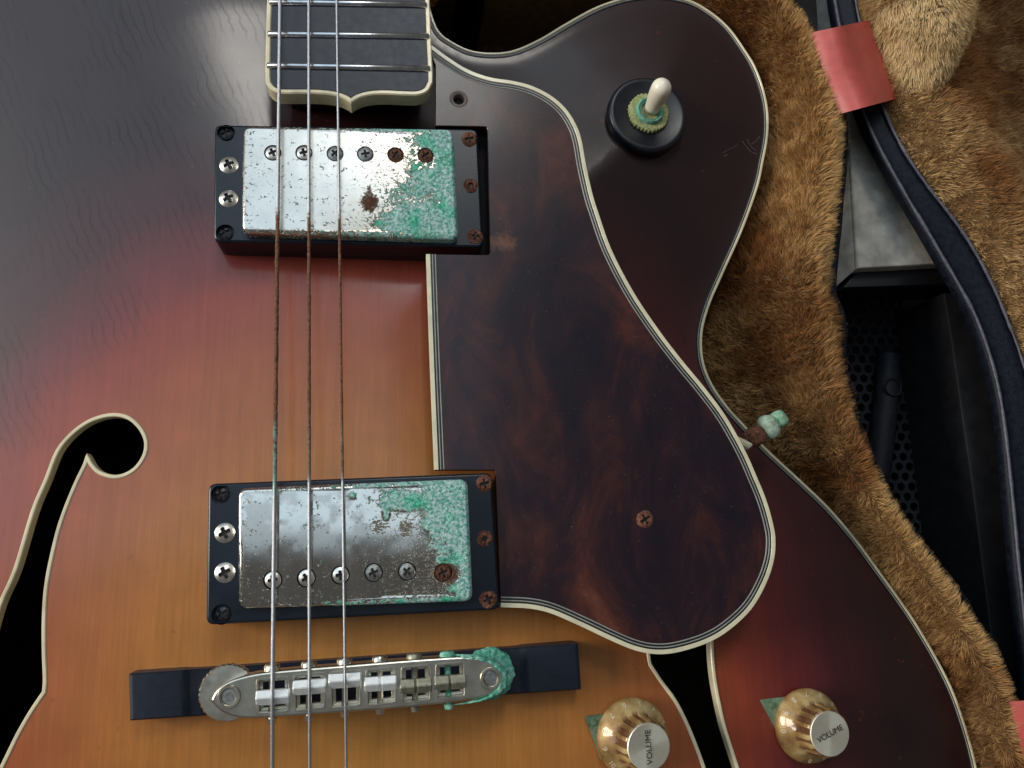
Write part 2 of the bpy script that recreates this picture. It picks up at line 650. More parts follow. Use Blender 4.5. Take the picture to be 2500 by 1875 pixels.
M = dict(
    top=wood_top_material(),
    side=plain('dark_side_lacquer', (0.020, 0.008, 0.006), 0.25, var=0.3, scale=80, coat=0.6),
    interior=plain('raw_inside_wood', (0.035, 0.022, 0.013), 0.9, var=0.3, scale=90),
    cream=plain('aged_cream_binding', (0.72, 0.63, 0.42), 0.35, var=0.16, scale=110, coat=0.3),
    ivory=plain('pale_ivory_binding', (0.72, 0.66, 0.46), 0.35, var=0.12, scale=200, coat=0.3),
    greyline=plain('grey_white_purfling', (0.30, 0.30, 0.27), 0.4, var=0.15, scale=300),
    blackline=plain('black_purfling', (0.010, 0.011, 0.012), 0.4, var=0.2),
    ebony=plain('ebony', (0.010, 0.014, 0.026), 0.42, var=0.15, scale=400, bump=0.05, spec=0.42),
    black=plain('black_plastic', (0.006, 0.010, 0.018), 0.28, var=0.25, scale=120, bump=0.03, spec=0.40),
    washer=plain('black_rubbery_washer', (0.008, 0.010, 0.015), 0.34, var=0.2, scale=200),
    blackscrew=plain('black_screw_paint', (0.022, 0.025, 0.032), 0.4, var=0.3, scale=900, metal=0.3),
    nickel=plain('nickel', (0.70, 0.66, 0.58), 0.28, 1.0, var=0.12, scale=500, bump=0.05),
    fret=plain('fret_wire_nickel', (0.62, 0.62, 0.64), 0.24, 1.0, var=0.2, scale=200, bump=0.08),
    brightscrew=plain('bright_nickel_screw', (0.78, 0.76, 0.69), 0.36, 1.0, var=0.10, scale=700),
    greyscrew=plain('dull_grey_screw', (0.30, 0.30, 0.285), 0.45, 0.9, var=0.3, scale=900, bump=0.2),
    oldnickel=plain('aged_bridge_nickel', (0.64, 0.60, 0.50), 0.30, 1.0, var=0.12, scale=260, bump=0.03),
    saddle=plain('bright_saddle_metal', (0.90, 0.92, 0.90), 0.42, 0.55, var=0.05, scale=600),
    dullsaddle=plain('dull_saddle_metal', (0.34, 0.33, 0.25), 0.5, 0.8, var=0.3, scale=700, bump=0.2),
    cover=cover_material(),
    rust=rust_material(),
    brown_rust=rust_material('brown_rust', (0.62, 0.60, 0.55)),
    verd=verdigris_material('verdigris_crust'),
    yellowverd=verdigris_material('yellow_green_crust', (0.58, 0.56, 0.28), (0.33, 0.36, 0.15), (0.06, 0.09, 0.04)),
    pointer=verdigris_material('green_tarnished_plate', (0.20, 0.27, 0.17), (0.11, 0.17, 0.10), (0.05, 0.08, 0.05), 350),
    tortoise=tortoise_material(),
    string=string_material(),
    knob=knob_material(),
    disc=spun_disc_material(),
    ink=plain('black_ink', (0.03, 0.03, 0.025), 0.6),
    numeral=plain('pale_gold_numeral', (0.72, 0.60, 0.42), 0.35, 0.2, var=0.1, coat=0.5),
    tip=plain('white_switch_tip', (0.92, 0.85, 0.68), 0.32, var=0.05, scale=120, coat=0.1),
    hole=plain('dark_hole', (0.006, 0.005, 0.005), 0.9),
    halo=plain('worn_hole_rim', (0.22, 0.16, 0.14), 0.7, var=0.3, scale=700, bump=0.3),
    vinyl=plain('black_vinyl', (0.006, 0.008, 0.015), 0.5, var=0.5, scale=420, bump=0.5, spec=0.2),
    piping=plain('blue_grey_piping', (0.085, 0.085, 0.11), 0.45, var=0.35, scale=500, bump=0.4),
    red=plain('red_leatherette', (0.50, 0.085, 0.070), 0.45, var=0.10, scale=220, bump=0.08),
    backing=plain('plush_backing_cloth', (0.22, 0.12, 0.045), 0.95, var=0.3, scale=250),
    fur=fur_material('plush_pile_fibre'),
    dusty=plain('dusty_grey_panel', (0.50, 0.455, 0.39), 0.9, var=0.30, scale=130, bump=0.6, spec=0.1),
    cabinet=plain('black_cabinet_paint', (0.010, 0.009, 0.010), 0.5, var=0.3, scale=150, bump=0.1),
    grille=plain('black_steel_grille', (0.014, 0.015, 0.019), 0.6, var=0.3, scale=200, spec=0.2),
    floor=plain('dark_floor', (0.05, 0.042, 0.036), 0.7, var=0.3, scale=20, bump=0.1),
)

# ------------------------------------------------------------------ floor
mb = MB()
mb.add([(-3, -3, -0.60), (3, -3, -0.60), (3, 3, -0.60), (-3, 3, -0.60)], [(0, 1, 2, 3)])
fl = mb.build('floor', M['floor'], smooth=False)
fl['kind'] = 'structure'

# ------------------------------------------------------------------ guitar
guitar = thing('guitar', 'sunburst archtop guitar with corroded pickups and three strings lying in its case', 'guitar')
EDGE_Z = -0.018
ARCH_R = 0.145
outline_S = [(1057, 51), (1073, 82), (1095, 100), (1142, 124), (1196, 132), (1253, 126), (1316, 99), (1380, 61), (1443, 26), (1490, 7), (1545, -7), (1610, -10), (1680, 2),
             (1735, 32), (1780, 72), (1818, 125), (1843, 167), (1863, 222), (1873, 278), (1872, 335), (1862, 391), (1847, 459), (1809, 565), (1763, 668), (1729, 747), (1712, 815), (1715, 882),
             (1737, 940), (1775, 995), (1814, 1038), (1868, 1096), (1949, 1171), (2021, 1240), (2085, 1314), (2142, 1391), (2190, 1457), (2233, 1520), (2281, 1601), (2324, 1687), (2358, 1785), (2381, 1875),
             (2400, 2000), (2380, 2250), (2250, 2550), (1900, 2850), (1400, 3000), (800, 3020), (200, 2920), (-350, 2600), (-640, 2100), (-640, 1600),
             (-510, 1200), (-400, 900), (-410, 550), (-500, 150), (-430, -220), (-100, -480), (350, -640), (620, -560), (800, -400), (930, -220), (1020, -60)]
outline = U2(smooth_path(outline_S, 6, True), EDGE_Z)
outline = ccw(outline)


def body_z(pts):
    pts = np.atleast_2d(pts)
    d = dist_poly(outline, pts)
    t = np.clip((d - 0.004) / ARCH_R, 0, 1)
    return EDGE_Z * (1 - np.sin(t * math.pi / 2) ** 1.15)


def UB(u, v, dz=0.0):
    """point on the arched top (plus dz) seen at picture position (u, v)"""
    z = -0.004
    for _ in range(6):
        p = U(u, v, z + dz)
        z = float(body_z(p[:2])[0])
    return U(u, v, z + dz)


def UB2(pts):
    return np.array([UB(*p)[:2] for p in pts])


fl_S = [(-30, 1590), (0, 1480), (39, 1390), (81, 1250), (114, 1171), (141, 1103), (174, 1062), (212, 1033), (250, 1018), (285, 1014), (315, 1022), (339, 1043), (353, 1068), (356, 1092),
        (349, 1117), (331, 1142), (306, 1158), (277, 1163), (244, 1153), (225, 1135), (213, 1113)]
fl_S2 = [(213, 1113), (206, 1135), (187, 1174), (163, 1231), (144, 1285), (130, 1339), (117, 1400), (110, 1450), (107, 1500), (106, 1550), (107, 1605), (109, 1660), (107, 1689)]
fl_S3 = [(107, 1689), (74, 1738), (43, 1792), (17, 1845), (-10, 1900), (-50, 1980), (-110, 2020), (-170, 1980), (-160, 1900), (-110, 1850), (-80, 1750), (-30, 1590)]
f_left = np.vstack([smooth_path(fl_S, 4)[:-1], smooth_path(fl_S2, 4)[:-1], smooth_path(fl_S3, 4)[:-1]])
fr_S = [(1560, 1430), (1575, 1520), (1584, 1600), (1588, 1622)]
fr_S2 = [(1588, 1622), (1613, 1661), (1646, 1706), (1671, 1753), (1693, 1804), (1718, 1871), (1740, 1940), (1790, 1990), (1850, 1980), (1840, 1930), (1813, 1910),
         (1798, 1871), (1769, 1781), (1754, 1716), (1743, 1654), (1738, 1600), (1734, 1530), (1715, 1450), (1660, 1390), (1600, 1380), (1560, 1430)]
f_right = np.vstack([smooth_path(fr_S, 4)[:-1], smooth_path(fr_S2, 4)[:-1]])
f_holes = [ccw(UB2(f_left)), ccw(UB2(f_right))]

V, T = tri_region(outline, f_holes, 0.0032, 0.6, clip=(U(-250, 2100, 0)[:2], U(2500, -300, 0)[:2]))
Z = body_z(V)
bc = U(905, 1700, 0)
ax = U(905 + 1017, 1700, 0)[0] - bc[0]
ay = U(905, 1700 - 1115, 0)[1] - bc[1]
burst = np.sqrt(((V[:, 0] - bc[0]) / ax) ** 2 + ((V[:, 1] - bc[1]) / ay) ** 2)
mb = MB()
mb.add(np.column_stack([V, Z]), T)
mb.build('body_top', M['top'], guitar, sharp=0, attrs={'burst': burst})

mb = MB()
N = len(outline)
prof = [(0.0, EDGE_Z - 0.0006), (0.0004, EDGE_Z - 0.004), (0.0004, -0.090), (0.004, -0.096)]
nn = path_normals(outline, True)
mb.add(np.concatenate([np.column_stack([outline + nn * o, np.full(N, z)]) for o, z in prof]),
       [(k * N + i, k * N + (i + 1) % N, (k + 1) * N + (i + 1) % N, (k + 1) * N + i) for k in range(3) for i in range(N)])
mb.build('body_side', M['side'], guitar)
mb = MB()
BV, BT = tri_region(outline + nn * 0.004, (), 0.03)
mb.add(np.column_stack([BV, np.full(len(BV), -0.096)]), BT)
mb.build('body_back', M['interior'], guitar)

bb = part_root('body_binding', guitar)
for nm, o0, o1, m, zt in (('cream_strip', -0.0004, 0.0007, 'cream', 0.0007), ('black_strip', 0.0007, 0.0011, 'blackline', 0.0004), ('white_strip', 0.0011, 0.0015, 'greyline', 0.0005),
                          ('black_strip', 0.0015, 0.0019, 'blackline', 0.0003)):
    mb = MB()
    mb.strip(outline, o0, o1, EDGE_Z + zt, EDGE_Z - 0.006 if nm == 'cream_strip' else EDGE_Z - 0.001, True, 0.0001 if o1 > 0.0012 else 0.0003)
    mb.build(nm, M[m], bb)
for h in f_holes:
    mb = MB()
    z = body_z(h)
    mb.strip(h, -0.0008, 0.0005, z + 0.0004, z - 0.0038, True, 0.0003)
    mb.build('sound_hole_binding', M['cream'], guitar)

# ---- scratches in the lacquer of the horn
M['scratch'] = plain('bare_scratch', (0.13, 0.09, 0.085), 0.7, var=0.4, scale=900)
for sc_ in ([(1763, 374), (1782, 364), (1800, 354)], [(1767, 382), (1776, 377)], [(1834, 352), (1846, 344), (1855, 333)], [(1812, 344), (1822, 358), (1836, 372), (1852, 376)], [(1824, 338), (1832, 356), (1846, 368)]):
    pts_ = np.array([UB(p[0], p[1], 0.0) for p in smooth_path(sc_, 4)])
    pts_[:, 2] += 0.00002
    mb = MB()
    mb.tube(pts_, 0.00013 * (0.4 + vnoise(pts_ * 900, 4)), 6)
    mb.build('lacquer_scratch', M['scratch'], guitar)

# ---- fingerboard
fbd = part_root('fingerboard', guitar)
ZFB = 0.0190
fb_S = [(1012, -520), (1039, -150), (1049, 0), (1053, 100), (1057, 188), (1053, 208), (1042, 224), (1020, 232), (985, 232), (940, 230), (905, 232), (878, 239), (857, 251)]
fb_S2 = [(857, 251), (838, 240), (815, 233), (780, 229), (735, 228), (690, 228), (669, 223), (655, 211), (648, 190), (649, 100), (652, 0), (660, -150), (684, -520)]
fb_out = U2(np.vstack([smooth_path(fb_S, 4)[:-1], smooth_path(fb_S2, 4)]), ZFB)
fb_out = ccw(fb_out)
bw = 0.0017
fb_in = fb_out + path_normals(fb_out, True) * bw
mb = MB()
mb.prism(fb_in, ZFB - 0.00005, ZFB - 0.0068, 0.0001, 1)
mb.build('board', M['ebony'], fbd)
mb = MB()
mb.strip(fb_out, 0, bw, ZFB + 0.0001, ZFB - 0.0070, True, 0.0004)
mb.build('board_binding', M['cream'], fbd)
nk = U2([(1000, -520), (1040, 150), (1000, 205), (700, 205), (665, 150), (696, -520)], ZFB - 0.008)
mb = MB()
mb.prism(nk, ZFB - 0.0068, -0.006, 0.0003, 1)
mb.build('neck_block', M['side'], fbd)
for (a, b) in (((655, 3), (1043, 10)), ((652, 81), (1049, 87)), ((650, 158), (1051, 166)), ((657, -75), (1040, -68)), ((662, -155), (1036, -148)), ((667, -238), (1030, -231)), ((673, -325), (1024, -318)), ((679, -415), (1018, -408))):
    A, B = U(*a, ZFB + 0.0006), U(*b, ZFB + 0.0006)
    d = (B - A) / np.linalg.norm(B - A)
    q = np.array((-d[1], d[0], 0))
    mb = MB()
    V_, F_ = [], []
    ts = [0.0, 0.004, 0.010, 0.5, 0.990, 0.996, 1.0]
    hs = [0.15, 0.6, 1, 1, 1, 0.6, 0.15]
    for t, hh in zip(ts, hs):
        P = A + (B - A) * t
        for k in range(9):
            w = math.pi * k / 8
            V_.append(P + q * math.cos(w) * 0.00115 * (0.6 + 0.4 * hh) + np.array((0, 0, -0.0006 + math.sin(w) * 0.00115 * hh)))
    for i in range(len(ts) - 1):
        for k in range(8):
            F_.append((i * 9 + k, i * 9 + k + 1, (i + 1) * 9 + k + 1, (i + 1) * 9 + k))
    mb.add(V_, F_)
    mb.build('fret', M['fret'], fbd, sharp=0)


# ---- screws
def screw_mesh(name, R, dome, mat, slot=0.55, depth=0.0009, lumpy=0.0, cross_w=0.13, seed=0):
    rings, seg = 13, 36
    V, F = [(0, 0, dome - depth)], []
    for i in range(1, rings + 1):
        r = R * i / rings
        for k in range(seg):
            a = 2 * math.pi * k / seg
            x, y = r * math.cos(a), r * math.sin(a)
            z = dome * (1 - (r / R) ** 2)
            if (abs(x) < cross_w * R and abs(y) < slot * R) or (abs(y) < cross_w * R and abs(x) < slot * R):
                z -= depth * (1 - 0.5 * r / R)
            V.append((x, y, z))
    for k in range(seg):
        V.append((R * math.cos(2 * math.pi * k / seg), R * math.sin(2 * math.pi * k / seg), -0.0025))
    V = np.array(V, float)
    if lumpy:
        nz = fbm(V * 900 + seed * 7.1, 3 + seed) - 0.5
        V[:, 2] += nz * lumpy
        V[:, 0] *= 1 + (fbm(V * 600 + seed * 3.3, 9) - 0.5) * lumpy * 500
        V[:, 1] *= 1 + (fbm(V * 600 + seed * 5.3, 19) - 0.5) * lumpy * 500
    for k in range(seg):
        F.append((0, 1 + k, 1 + (k + 1) % seg))
    for i in range(rings):
        for k in range(seg):
            l = (k + 1) % seg
            F.append((1 + i * seg + k, 1 + (i + 1) * seg + k, 1 + (i + 1) * seg + l, 1 + i * seg + l))
    me = bpy.data.meshes.new(name)
    me.from_pydata(V.tolist(), [], F)
    me.update()
    me.shade_smooth()
    me.set_sharp_from_angle(angle=math.radians(50))
    me.materials.append(mat)
    me.materials.append(M['slot_shade'])
    for p in me.polygons:
        x, y, _ = p.center
        if (abs(x) < cross_w * R and abs(y) < slot * R) or (abs(y) < cross_w * R and abs(x) < slot * R):
            p.material_index = 1
    return me


M['slot_shade'] = plain('painted_slot_shade', (0.030, 0.026, 0.022), 0.8, var=0.4, scale=900)  # shade painted dark into the cross recesses so they look deeper
SC = dict(
    bright=screw_mesh('bright_screw', 0.0031, 0.0011, M['brightscrew'], 0.58, 0.0011, cross_w=0.16),
    black=screw_mesh('black_screw', 0.0024, 0.0006, M['blackscrew'], 0.70, 0.0009, cross_w=0.16),
    pole=screw_mesh('pole_screw', 0.00245, 0.0006, M['brightscrew'], 0.60, 0.0009, cross_w=0.17),
    polegrey=screw_mesh('grey_pole_screw', 0.0025, 0.0005, M['greyscrew'], 0.60, 0.0006, cross_w=0.15, lumpy=0.0004),
    polerust=screw_mesh('rusty_pole_screw', 0.00265, 0.0005, M['brown_rust'], 0.55, 0.0007, lumpy=0.0005),
    rust=screw_mesh('rusty_screw', 0.0028, 0.0009, M['rust'], 0.55, 0.0010, lumpy=0.0008),
    rustb=screw_mesh('rusty_screw', 0.0027, 0.0009, M['rust'], 0.35, 0.0012, lumpy=0.0011, seed=4),
    pgrust=screw_mesh('pickguard_screw', 0.0030, 0.0008, M['rust'], 0.6, 0.0010, lumpy=0.0006, seed=2),
)


def screw(kind, name, u, v, z, parent, rot=0.4):
    o = link(name, SC[kind], parent)
    o.location = U(u, v, z)
    o.rotation_euler = (0, 0, rot)
    return o


# ---- pickups
def circle(c, r, n=24):
    return np.array([(c[0] + r * math.cos(2 * math.pi * k / n), c[1] + r * math.sin(2 * math.pi * k / n)) for k in range(n)])


def uv_of(quad, P):
    """u along the top edge (left to right), v from bottom to top"""
    tl, tr, br, bl = quad
    o = bl
    ex, ey = br - bl, tl - bl
    A = np.array([[ex[0], ey[0]], [ex[1], ey[1]]])
    return (np.linalg.inv(A) @ (P - o).T).T


def blob(uv, cu, cv, ru, rv, s=1.0):
    d = np.sqrt(((uv[:, 0] - cu) / ru) ** 2 + ((uv[:, 1] - cv) / rv) ** 2)
    return s * sstep(1.25, 0.45, d)


def pickup(name, ring_S, zr, ring_base, cover_S, zc, poles, side, masks):
    root = part_root(name, guitar)
    ring = U2(ring_S, zr)
    rp = fillet(ring, 0.0024, 4)
    bores = []
    for kind, u, v, rot in side:
        if kind == 'black':
            bores.append(circle(U(u, v, zr)[:2], 0.0031))
    mb = MB()
    mb.prism(rp, zr, ring_base, 0.0008, 3, holes=bores)
    for b in bores:
        mb.add(np.column_stack([b, np.full(len(b), zr - 0.0019)]), [tuple(range(len(b)))])
    mb.build('mounting_ring', M['black'], root)
    cq = U2(cover_S, zc)
    cp = ccw(fillet(cq, 0.0030, 6))
    holes = [circle(U(u, v, zc)[:2], 0.0029, 28) for (u, v, k, r) in poles]
    bev = 0.0013
    n = path_normals(cp, True)
    rings = [(0.0, zr - 0.003), (0.0, zr + 0.0008)] + [(bev * (1 - math.cos(a)), zc - bev * (1 - math.sin(a))) for a in np.linspace(0, math.pi / 2, 6)]
    N = len(cp)
    mb = MB()
    P2 = np.concatenate([np.column_stack([cp + n * o, np.full(N, z)]) for o, z in rings])
    mb.add(P2, [(k * N + i, k * N + (i + 1) % N, (k + 1) * N + (i + 1) % N, (k + 1) * N + i) for k in range(len(rings) - 1) for i in range(N)])
    C, T = tri_region(cp + n * bev, holes, 0.00075)
    P3 = np.column_stack([C, np.full(len(C), zc)])
    mb.add(P3, T)
    for h in holes:
        m = len(h)
        mb.add(np.concatenate([np.column_stack([h, np.full(m, zc)]), np.column_stack([h, np.full(m, zc - 0.002)])]),
               [(i, (i + 1) % m, m + (i + 1) % m, m + i) for i in range(m)])
    allv = np.vstack(mb.v)
    uv = uv_of(cq, allv[:, :2])
    at = masks(uv, allv)
    # the crust stands a little proud of the metal
    lift = np.clip(at['verdigris'] - 0.45, 0, 1) * (fbm(allv * 1400, 5) * 0.0007)
    lift[allv[:, 2] < zc - 0.0001] = 0
    allv[:, 2] += lift
    mb.v = [allv]
    mb.build('cover', M['cover'], root, sharp=60, attrs=at)
    for (u, v, k, r) in poles:
        screw(k, 'pole_screw', u, v, zc - 0.0004, root, r)
    for kind, u, v, rot in side:
        if kind == 'black':
            screw('black', 'ring_screw', u, v, zr - 0.0013, root, rot)
        else:
            screw(kind, 'ring_screw', u, v, zr + 0.0001, root, rot)
    return root


def neck_masks(uv, P):
    u, v = uv[:, 0], uv[:, 1]
    nz = fbm(P * 220, 1) - 0.5
    n2 = fbm(P * 90, 8) - 0.5
    right = sstep(0.66, 0.92, u + n2 * 0.35)
    verd = 0.95 * right
    verd = np.maximum(verd, blob(uv + np.stack([nz, n2], 1) * 0.12, 0.84, 0.13, 0.24, 0.24, 0.98))
    verd = np.maximum(verd, blob(uv + np.stack([nz, n2], 1) * 0.08, 0.88, 0.93, 0.14, 0.09, 0.9))
    verd = np.maximum(verd, blob(uv, 0.92, 0.52, 0.05, 0.22, 1.0))
    verd = np.maximum(verd, blob(uv, 0.80, 0.38, 0.16, 0.30, 0.55))
    clean = blob(uv, 0.85, 0.76, 0.075, 0.12, 0.55)
    clean = np.maximum(clean, blob(uv, 0.70, 0.80, 0.13, 0.3, 0.5))
    verd = np.clip(verd - clean, 0, 1) * 1.1 - 0.04
    pit = 0.04 + 0.38 * sstep(0.42, 0.85, u) + 0.22 * sstep(0.35, 0.0, v) * sstep(0.2, 0.5, u) + 0.25 * sstep(0.06, 0.0, v) + 0.22 * sstep(0.10, 0.0, u) + 0.16 * nz
    rust = blob(uv + np.stack([nz * 0.02, (fbm(P * 420, 5) - 0.5) * 0.05], 1), 0.582, 0.32, 0.047, 0.105, 0.85)
    rust = np.maximum(rust, blob(uv + nz[:, None] * 0.03, 0.585, 0.40, 0.020, 0.09, 0.42))
    tarn = np.clip(sstep(0.45, 0.0, v) * sstep(0.2, 0.5, u) * 0.9 + 0.5 * sstep(0.4, 0.8, u) + 0.5 * n2, 0, 1)
    return dict(verdigris=verd, pitting=pit, rust=rust, tarnish=tarn, polish=0 * u)


def bridge_masks(uv, P):
    u, v = uv[:, 0], uv[:, 1]
    nz = fbm(P * 220, 31) - 0.5
    n2 = fbm(P * 80, 38) - 0.5
    verd = 1.0 * sstep(0.76, 0.86, u + n2 * 0.10 - 0.08 * sstep(0.5, 0.0, v))
    verd = np.maximum(verd, blob(uv + np.stack([nz, n2], 1) * 0.06, 0.72, 0.88, 0.13, 0.10, 1.0))
    verd = np.maximum(verd, blob(uv, 0.635, 0.80, 0.02, 0.10, 1.0))
    verd = np.maximum(verd, blob(uv, 0.49, 0.93, 0.018, 0.03, 1.0))
    clean = blob(uv, 0.90, 0.235, 0.07, 0.11, 0.9)
    clean = np.maximum(clean, blob(uv, 0.87, 0.35, 0.08, 0.25, 0.35))
    clean = np.maximum(clean, blob(uv, 0.68, 0.10, 0.2, 0.12, 0.4))
    verd = np.clip(verd - clean, 0, 1) * 1.1 - 0.03
    pit = 0.06 + 0.26 * sstep(0.45, 0.75, u) + 0.24 * sstep(0.16, 0.02, v) * sstep(0.35, 0.7, u) + 0.15 * sstep(0.10, 0.0, u) + 0.2 * nz
    pit = np.maximum(pit, blob(uv, 0.60, 0.66, 0.05, 0.09, 0.62))
    pit = np.maximum(pit, blob(uv, 0.72, 0.64, 0.04, 0.10, 0.65))
    rust = blob(uv + nz[:, None] * 0.02, 0.885, 0.235, 0.065, 0.105, 0.95)
    tarn = 0.18 * sstep(0.3, 0.9, u)
    polish = np.clip(1.0 - 1.6 * sstep(0.45, 0.60, fbm(P * 160, 71)) * sstep(0.35, 0.75, v), 0, 1)
    return dict(verdigris=verd, pitting=pit, rust=rust, tarnish=tarn, polish=polish)


pickup('neck_pickup', [(524, 304), (1166, 314), (1180, 604), (521, 590)], 0.0125, -0.004,
       [(592, 306), (1107, 314), (1120, 584), (589, 567)], 0.0170,
       [(666, 373, 'pole', 0.5), (742, 373, 'pole', 0.3), (818, 375, 'polegrey', 0.7), (892, 376, 'polegrey', 0.2), (966, 378, 'polerust', 1.0), (1039, 379, 'polerust', 0.6)],
       [('black', 552, 325, 0.5), ('black', 550, 569, 0.6), ('bright', 559, 403, 0.5), ('bright', 558, 485, 0.6),
        ('rust', 1146, 340, 0.2), ('rustb', 1149, 453, 0.9), ('rust', 1160, 577, 1.4)], neck_masks)
pickup('bridge_pickup', [(508, 1181), (1200, 1154), (1221, 1488), (503, 1526)], 0.0145, -0.002,
       [(580, 1192), (1142, 1169), (1155, 1468), (582, 1488)], 0.0185,
       [(666, 1416, 'pole', 0.2), (748, 1411, 'pole', 0.6), (831, 1404, 'pole', 0.1), (912, 1398, 'polegrey', 0.4), (994, 1395, 'polegrey', 0.9), (1082, 1398, 'polerust', 0.4)],
       [('black', 540, 1207, 0.3), ('black', 542, 1500, 0.7), ('bright', 549, 1301, 0.5), ('bright', 549, 1398, 0.5),
        ('rust', 1183, 1181, 0.2), ('rustb', 1183, 1315, 0.3), ('rust', 1192, 1463, 2.0)], bridge_masks)

# ---- pickguard
ZPG = 0.0120
pg = part_root('pickguard', guitar)
pg_curve_S = [(1042, 103), (1057, 114), (1095, 142), (1142, 171), (1196, 190), (1253, 199), (1301, 212), (1348, 237), (1383, 269), (1408, 310), (1420, 348), (1430, 405), (1446, 475), (1460, 520),
              (1492, 610), (1545, 712), (1604, 801), (1661, 876), (1718, 945), (1772, 1018), (1818, 1100), (1847, 1165), (1869, 1219), (1885, 1274), (1892, 1317), (1888, 1368), (1869, 1425),
              (1833, 1487), (1779, 1538), (1724, 1570), (1652, 1592), (1598, 1596), (1547, 1586), (1489, 1562), (1417, 1528), (1345, 1497), (1290, 1485), (1222, 1482)]
pg_curve = smooth_path(pg_curve_S, 5)
pg_rest = fillet(np.array([(1222, 1482), (1209, 1148), (1061, 1148), (1041, 620), (1197, 622), (1190, 309), (1063, 307), (1063, 160), (1042, 103)]),
                 [0, 0.01, 0, 0, 8, 8, 0, 0, 0], 3)
pg_S = np.vstack([pg_curve[:-1], pg_rest[:-1]])
pg_poly = U2(pg_S, ZPG)
hole_pg = circle(U(1120, 242, ZPG)[:2], 0.0022, 18)
mb = MB()
mb.prism(pg_poly, ZPG, ZPG - 0.0026, 0.0002, 1, holes=[hole_pg], bottom=False)
mb.build('plate', M['tortoise'], pg)
mb = MB()
mb.lathe([(0.0036, -0.0001), (0.0031, 0.0002), (0.0025, 0.0003), (0.0020, -0.0006), (0.0019, -0.0028)], U(1120, 242, ZPG), 24, cap_top=False)
mb.build('screw_hole_rim', M['halo'], pg)
mb = MB()
mb.lathe([(0.0019, 0.0), (0.0001, 0.0)], U(1120, 242, ZPG) - np.array((0, 0, 0.0026)), 16)
mb.build('screw_hole', M['hole'], pg)
mb = MB()
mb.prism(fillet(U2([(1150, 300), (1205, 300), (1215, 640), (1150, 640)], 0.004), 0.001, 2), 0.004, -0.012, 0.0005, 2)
mb.build('gap_shade_filler', M['hole'], pg)  # black filler added as the shade in the gap beside the neck pickup
curve_w = U2(pg_curve, ZPG)
left_w = U2(smooth_path([(1041, 621), (1047, 800), (1054, 980), (1061, 1147)], 4), ZPG)
layers = [('ivory_strip', -0.0001, 0.00135, 'ivory', 0.00030), ('black_strip', 0.00135, 0.0019, 'blackline', 0.00020), ('white_strip', 0.0019, 0.0023, 'greyline', 0.00024),
          ('black_strip', 0.0023, 0.0029, 'blackline', 0.00018), ('white_strip', 0.0029, 0.0033, 'greyline', 0.00022)]
# the curve runs clockwise round the plate, the left edge too
sgn_c = -1.0
pb = part_root('pickguard_binding', guitar)
for path, rev in ((curve_w, True), (left_w, True)):
    p = path[::-1] if path is curve_w else path
    for nm, o0, o1, m, zt in layers:
        mb = MB()
        if path is curve_w:
            mb.strip(p, o0, o1, ZPG + zt, ZPG - 0.0027, False, 0.0001)
        else:
            mb.strip(p, o0, o1, ZPG + zt, ZPG - 0.0027, False, 0.0001)
        mb.build(nm, M[m], pb)
screw('pgrust', 'pickguard_screw', 1575, 1268, ZPG + 0.0002, pg, 0.5)

# pickguard bracket bolt sticking out beside the waist
br = part_root('pickguard_bracket', guitar)
zb = 0.002
mb = MB()
mb.tube([U(1760, 1060, zb), U(1826, 1088, zb), U(1836, 1076, zb)], 0.0017, 10)
mb.build('bracket_rod', M['cream'], br)


def lump(name, c, rx, ry, rz, ang, mat, amp, seed, parent):
    bmv, F = [], []
    nl, ns = 14, 22
    for i in range(nl + 1):
        th = math.pi * i / nl
        for k in range(ns):
            ph = 2 * math.pi * k / ns
            bmv.append((math.sin(th) * math.cos(ph), math.sin(th) * math.sin(ph), math.cos(th)))
    bmv = np.array(bmv)
    sq = np.sign(bmv) * np.abs(bmv) ** 0.8
    r = 1 + (fbm(bmv * 2.2 + seed, seed, 4) - 0.5) * amp
    P = sq * r[:, None] * np.array((rx, ry, rz))
    ca, sa = math.cos(ang), math.sin(ang)
    P = np.column_stack([P[:, 0] * ca - P[:, 1] * sa, P[:, 0] * sa + P[:, 1] * ca, P[:, 2]]) + c
    for i in range(nl):
        for k in range(ns):
            l = (k + 1) % ns
            F.append((i * ns + k, (i + 1) * ns + k, (i + 1) * ns + l, i * ns + l))
    mb = MB()
    mb.add(P, F)
    return mb.build(name, mat, parent, sharp=0)


lump('rusty_nut', U(1843, 1064, zb), 0.0042, 0.0036, 0.0036, 0.5, M['rust'], 0.5, 3, br)
lump('corroded_collar', U(1876, 1042, zb), 0.0034, 0.0046, 0.0040, 0.5, verdigris_material('pale_crust', (0.50, 0.66, 0.58), (0.36, 0.46, 0.34), (0.12, 0.14, 0.07)), 0.3, 12, br)
lump('corroded_bolt_head', U(1900, 1024, zb), 0.0030, 0.0033, 0.0032, 0.5, verdigris_material('green_crust', (0.42, 0.62, 0.46), (0.14, 0.36, 0.20), (0.03, 0.12, 0.05), 500), 0.35, 21, br)

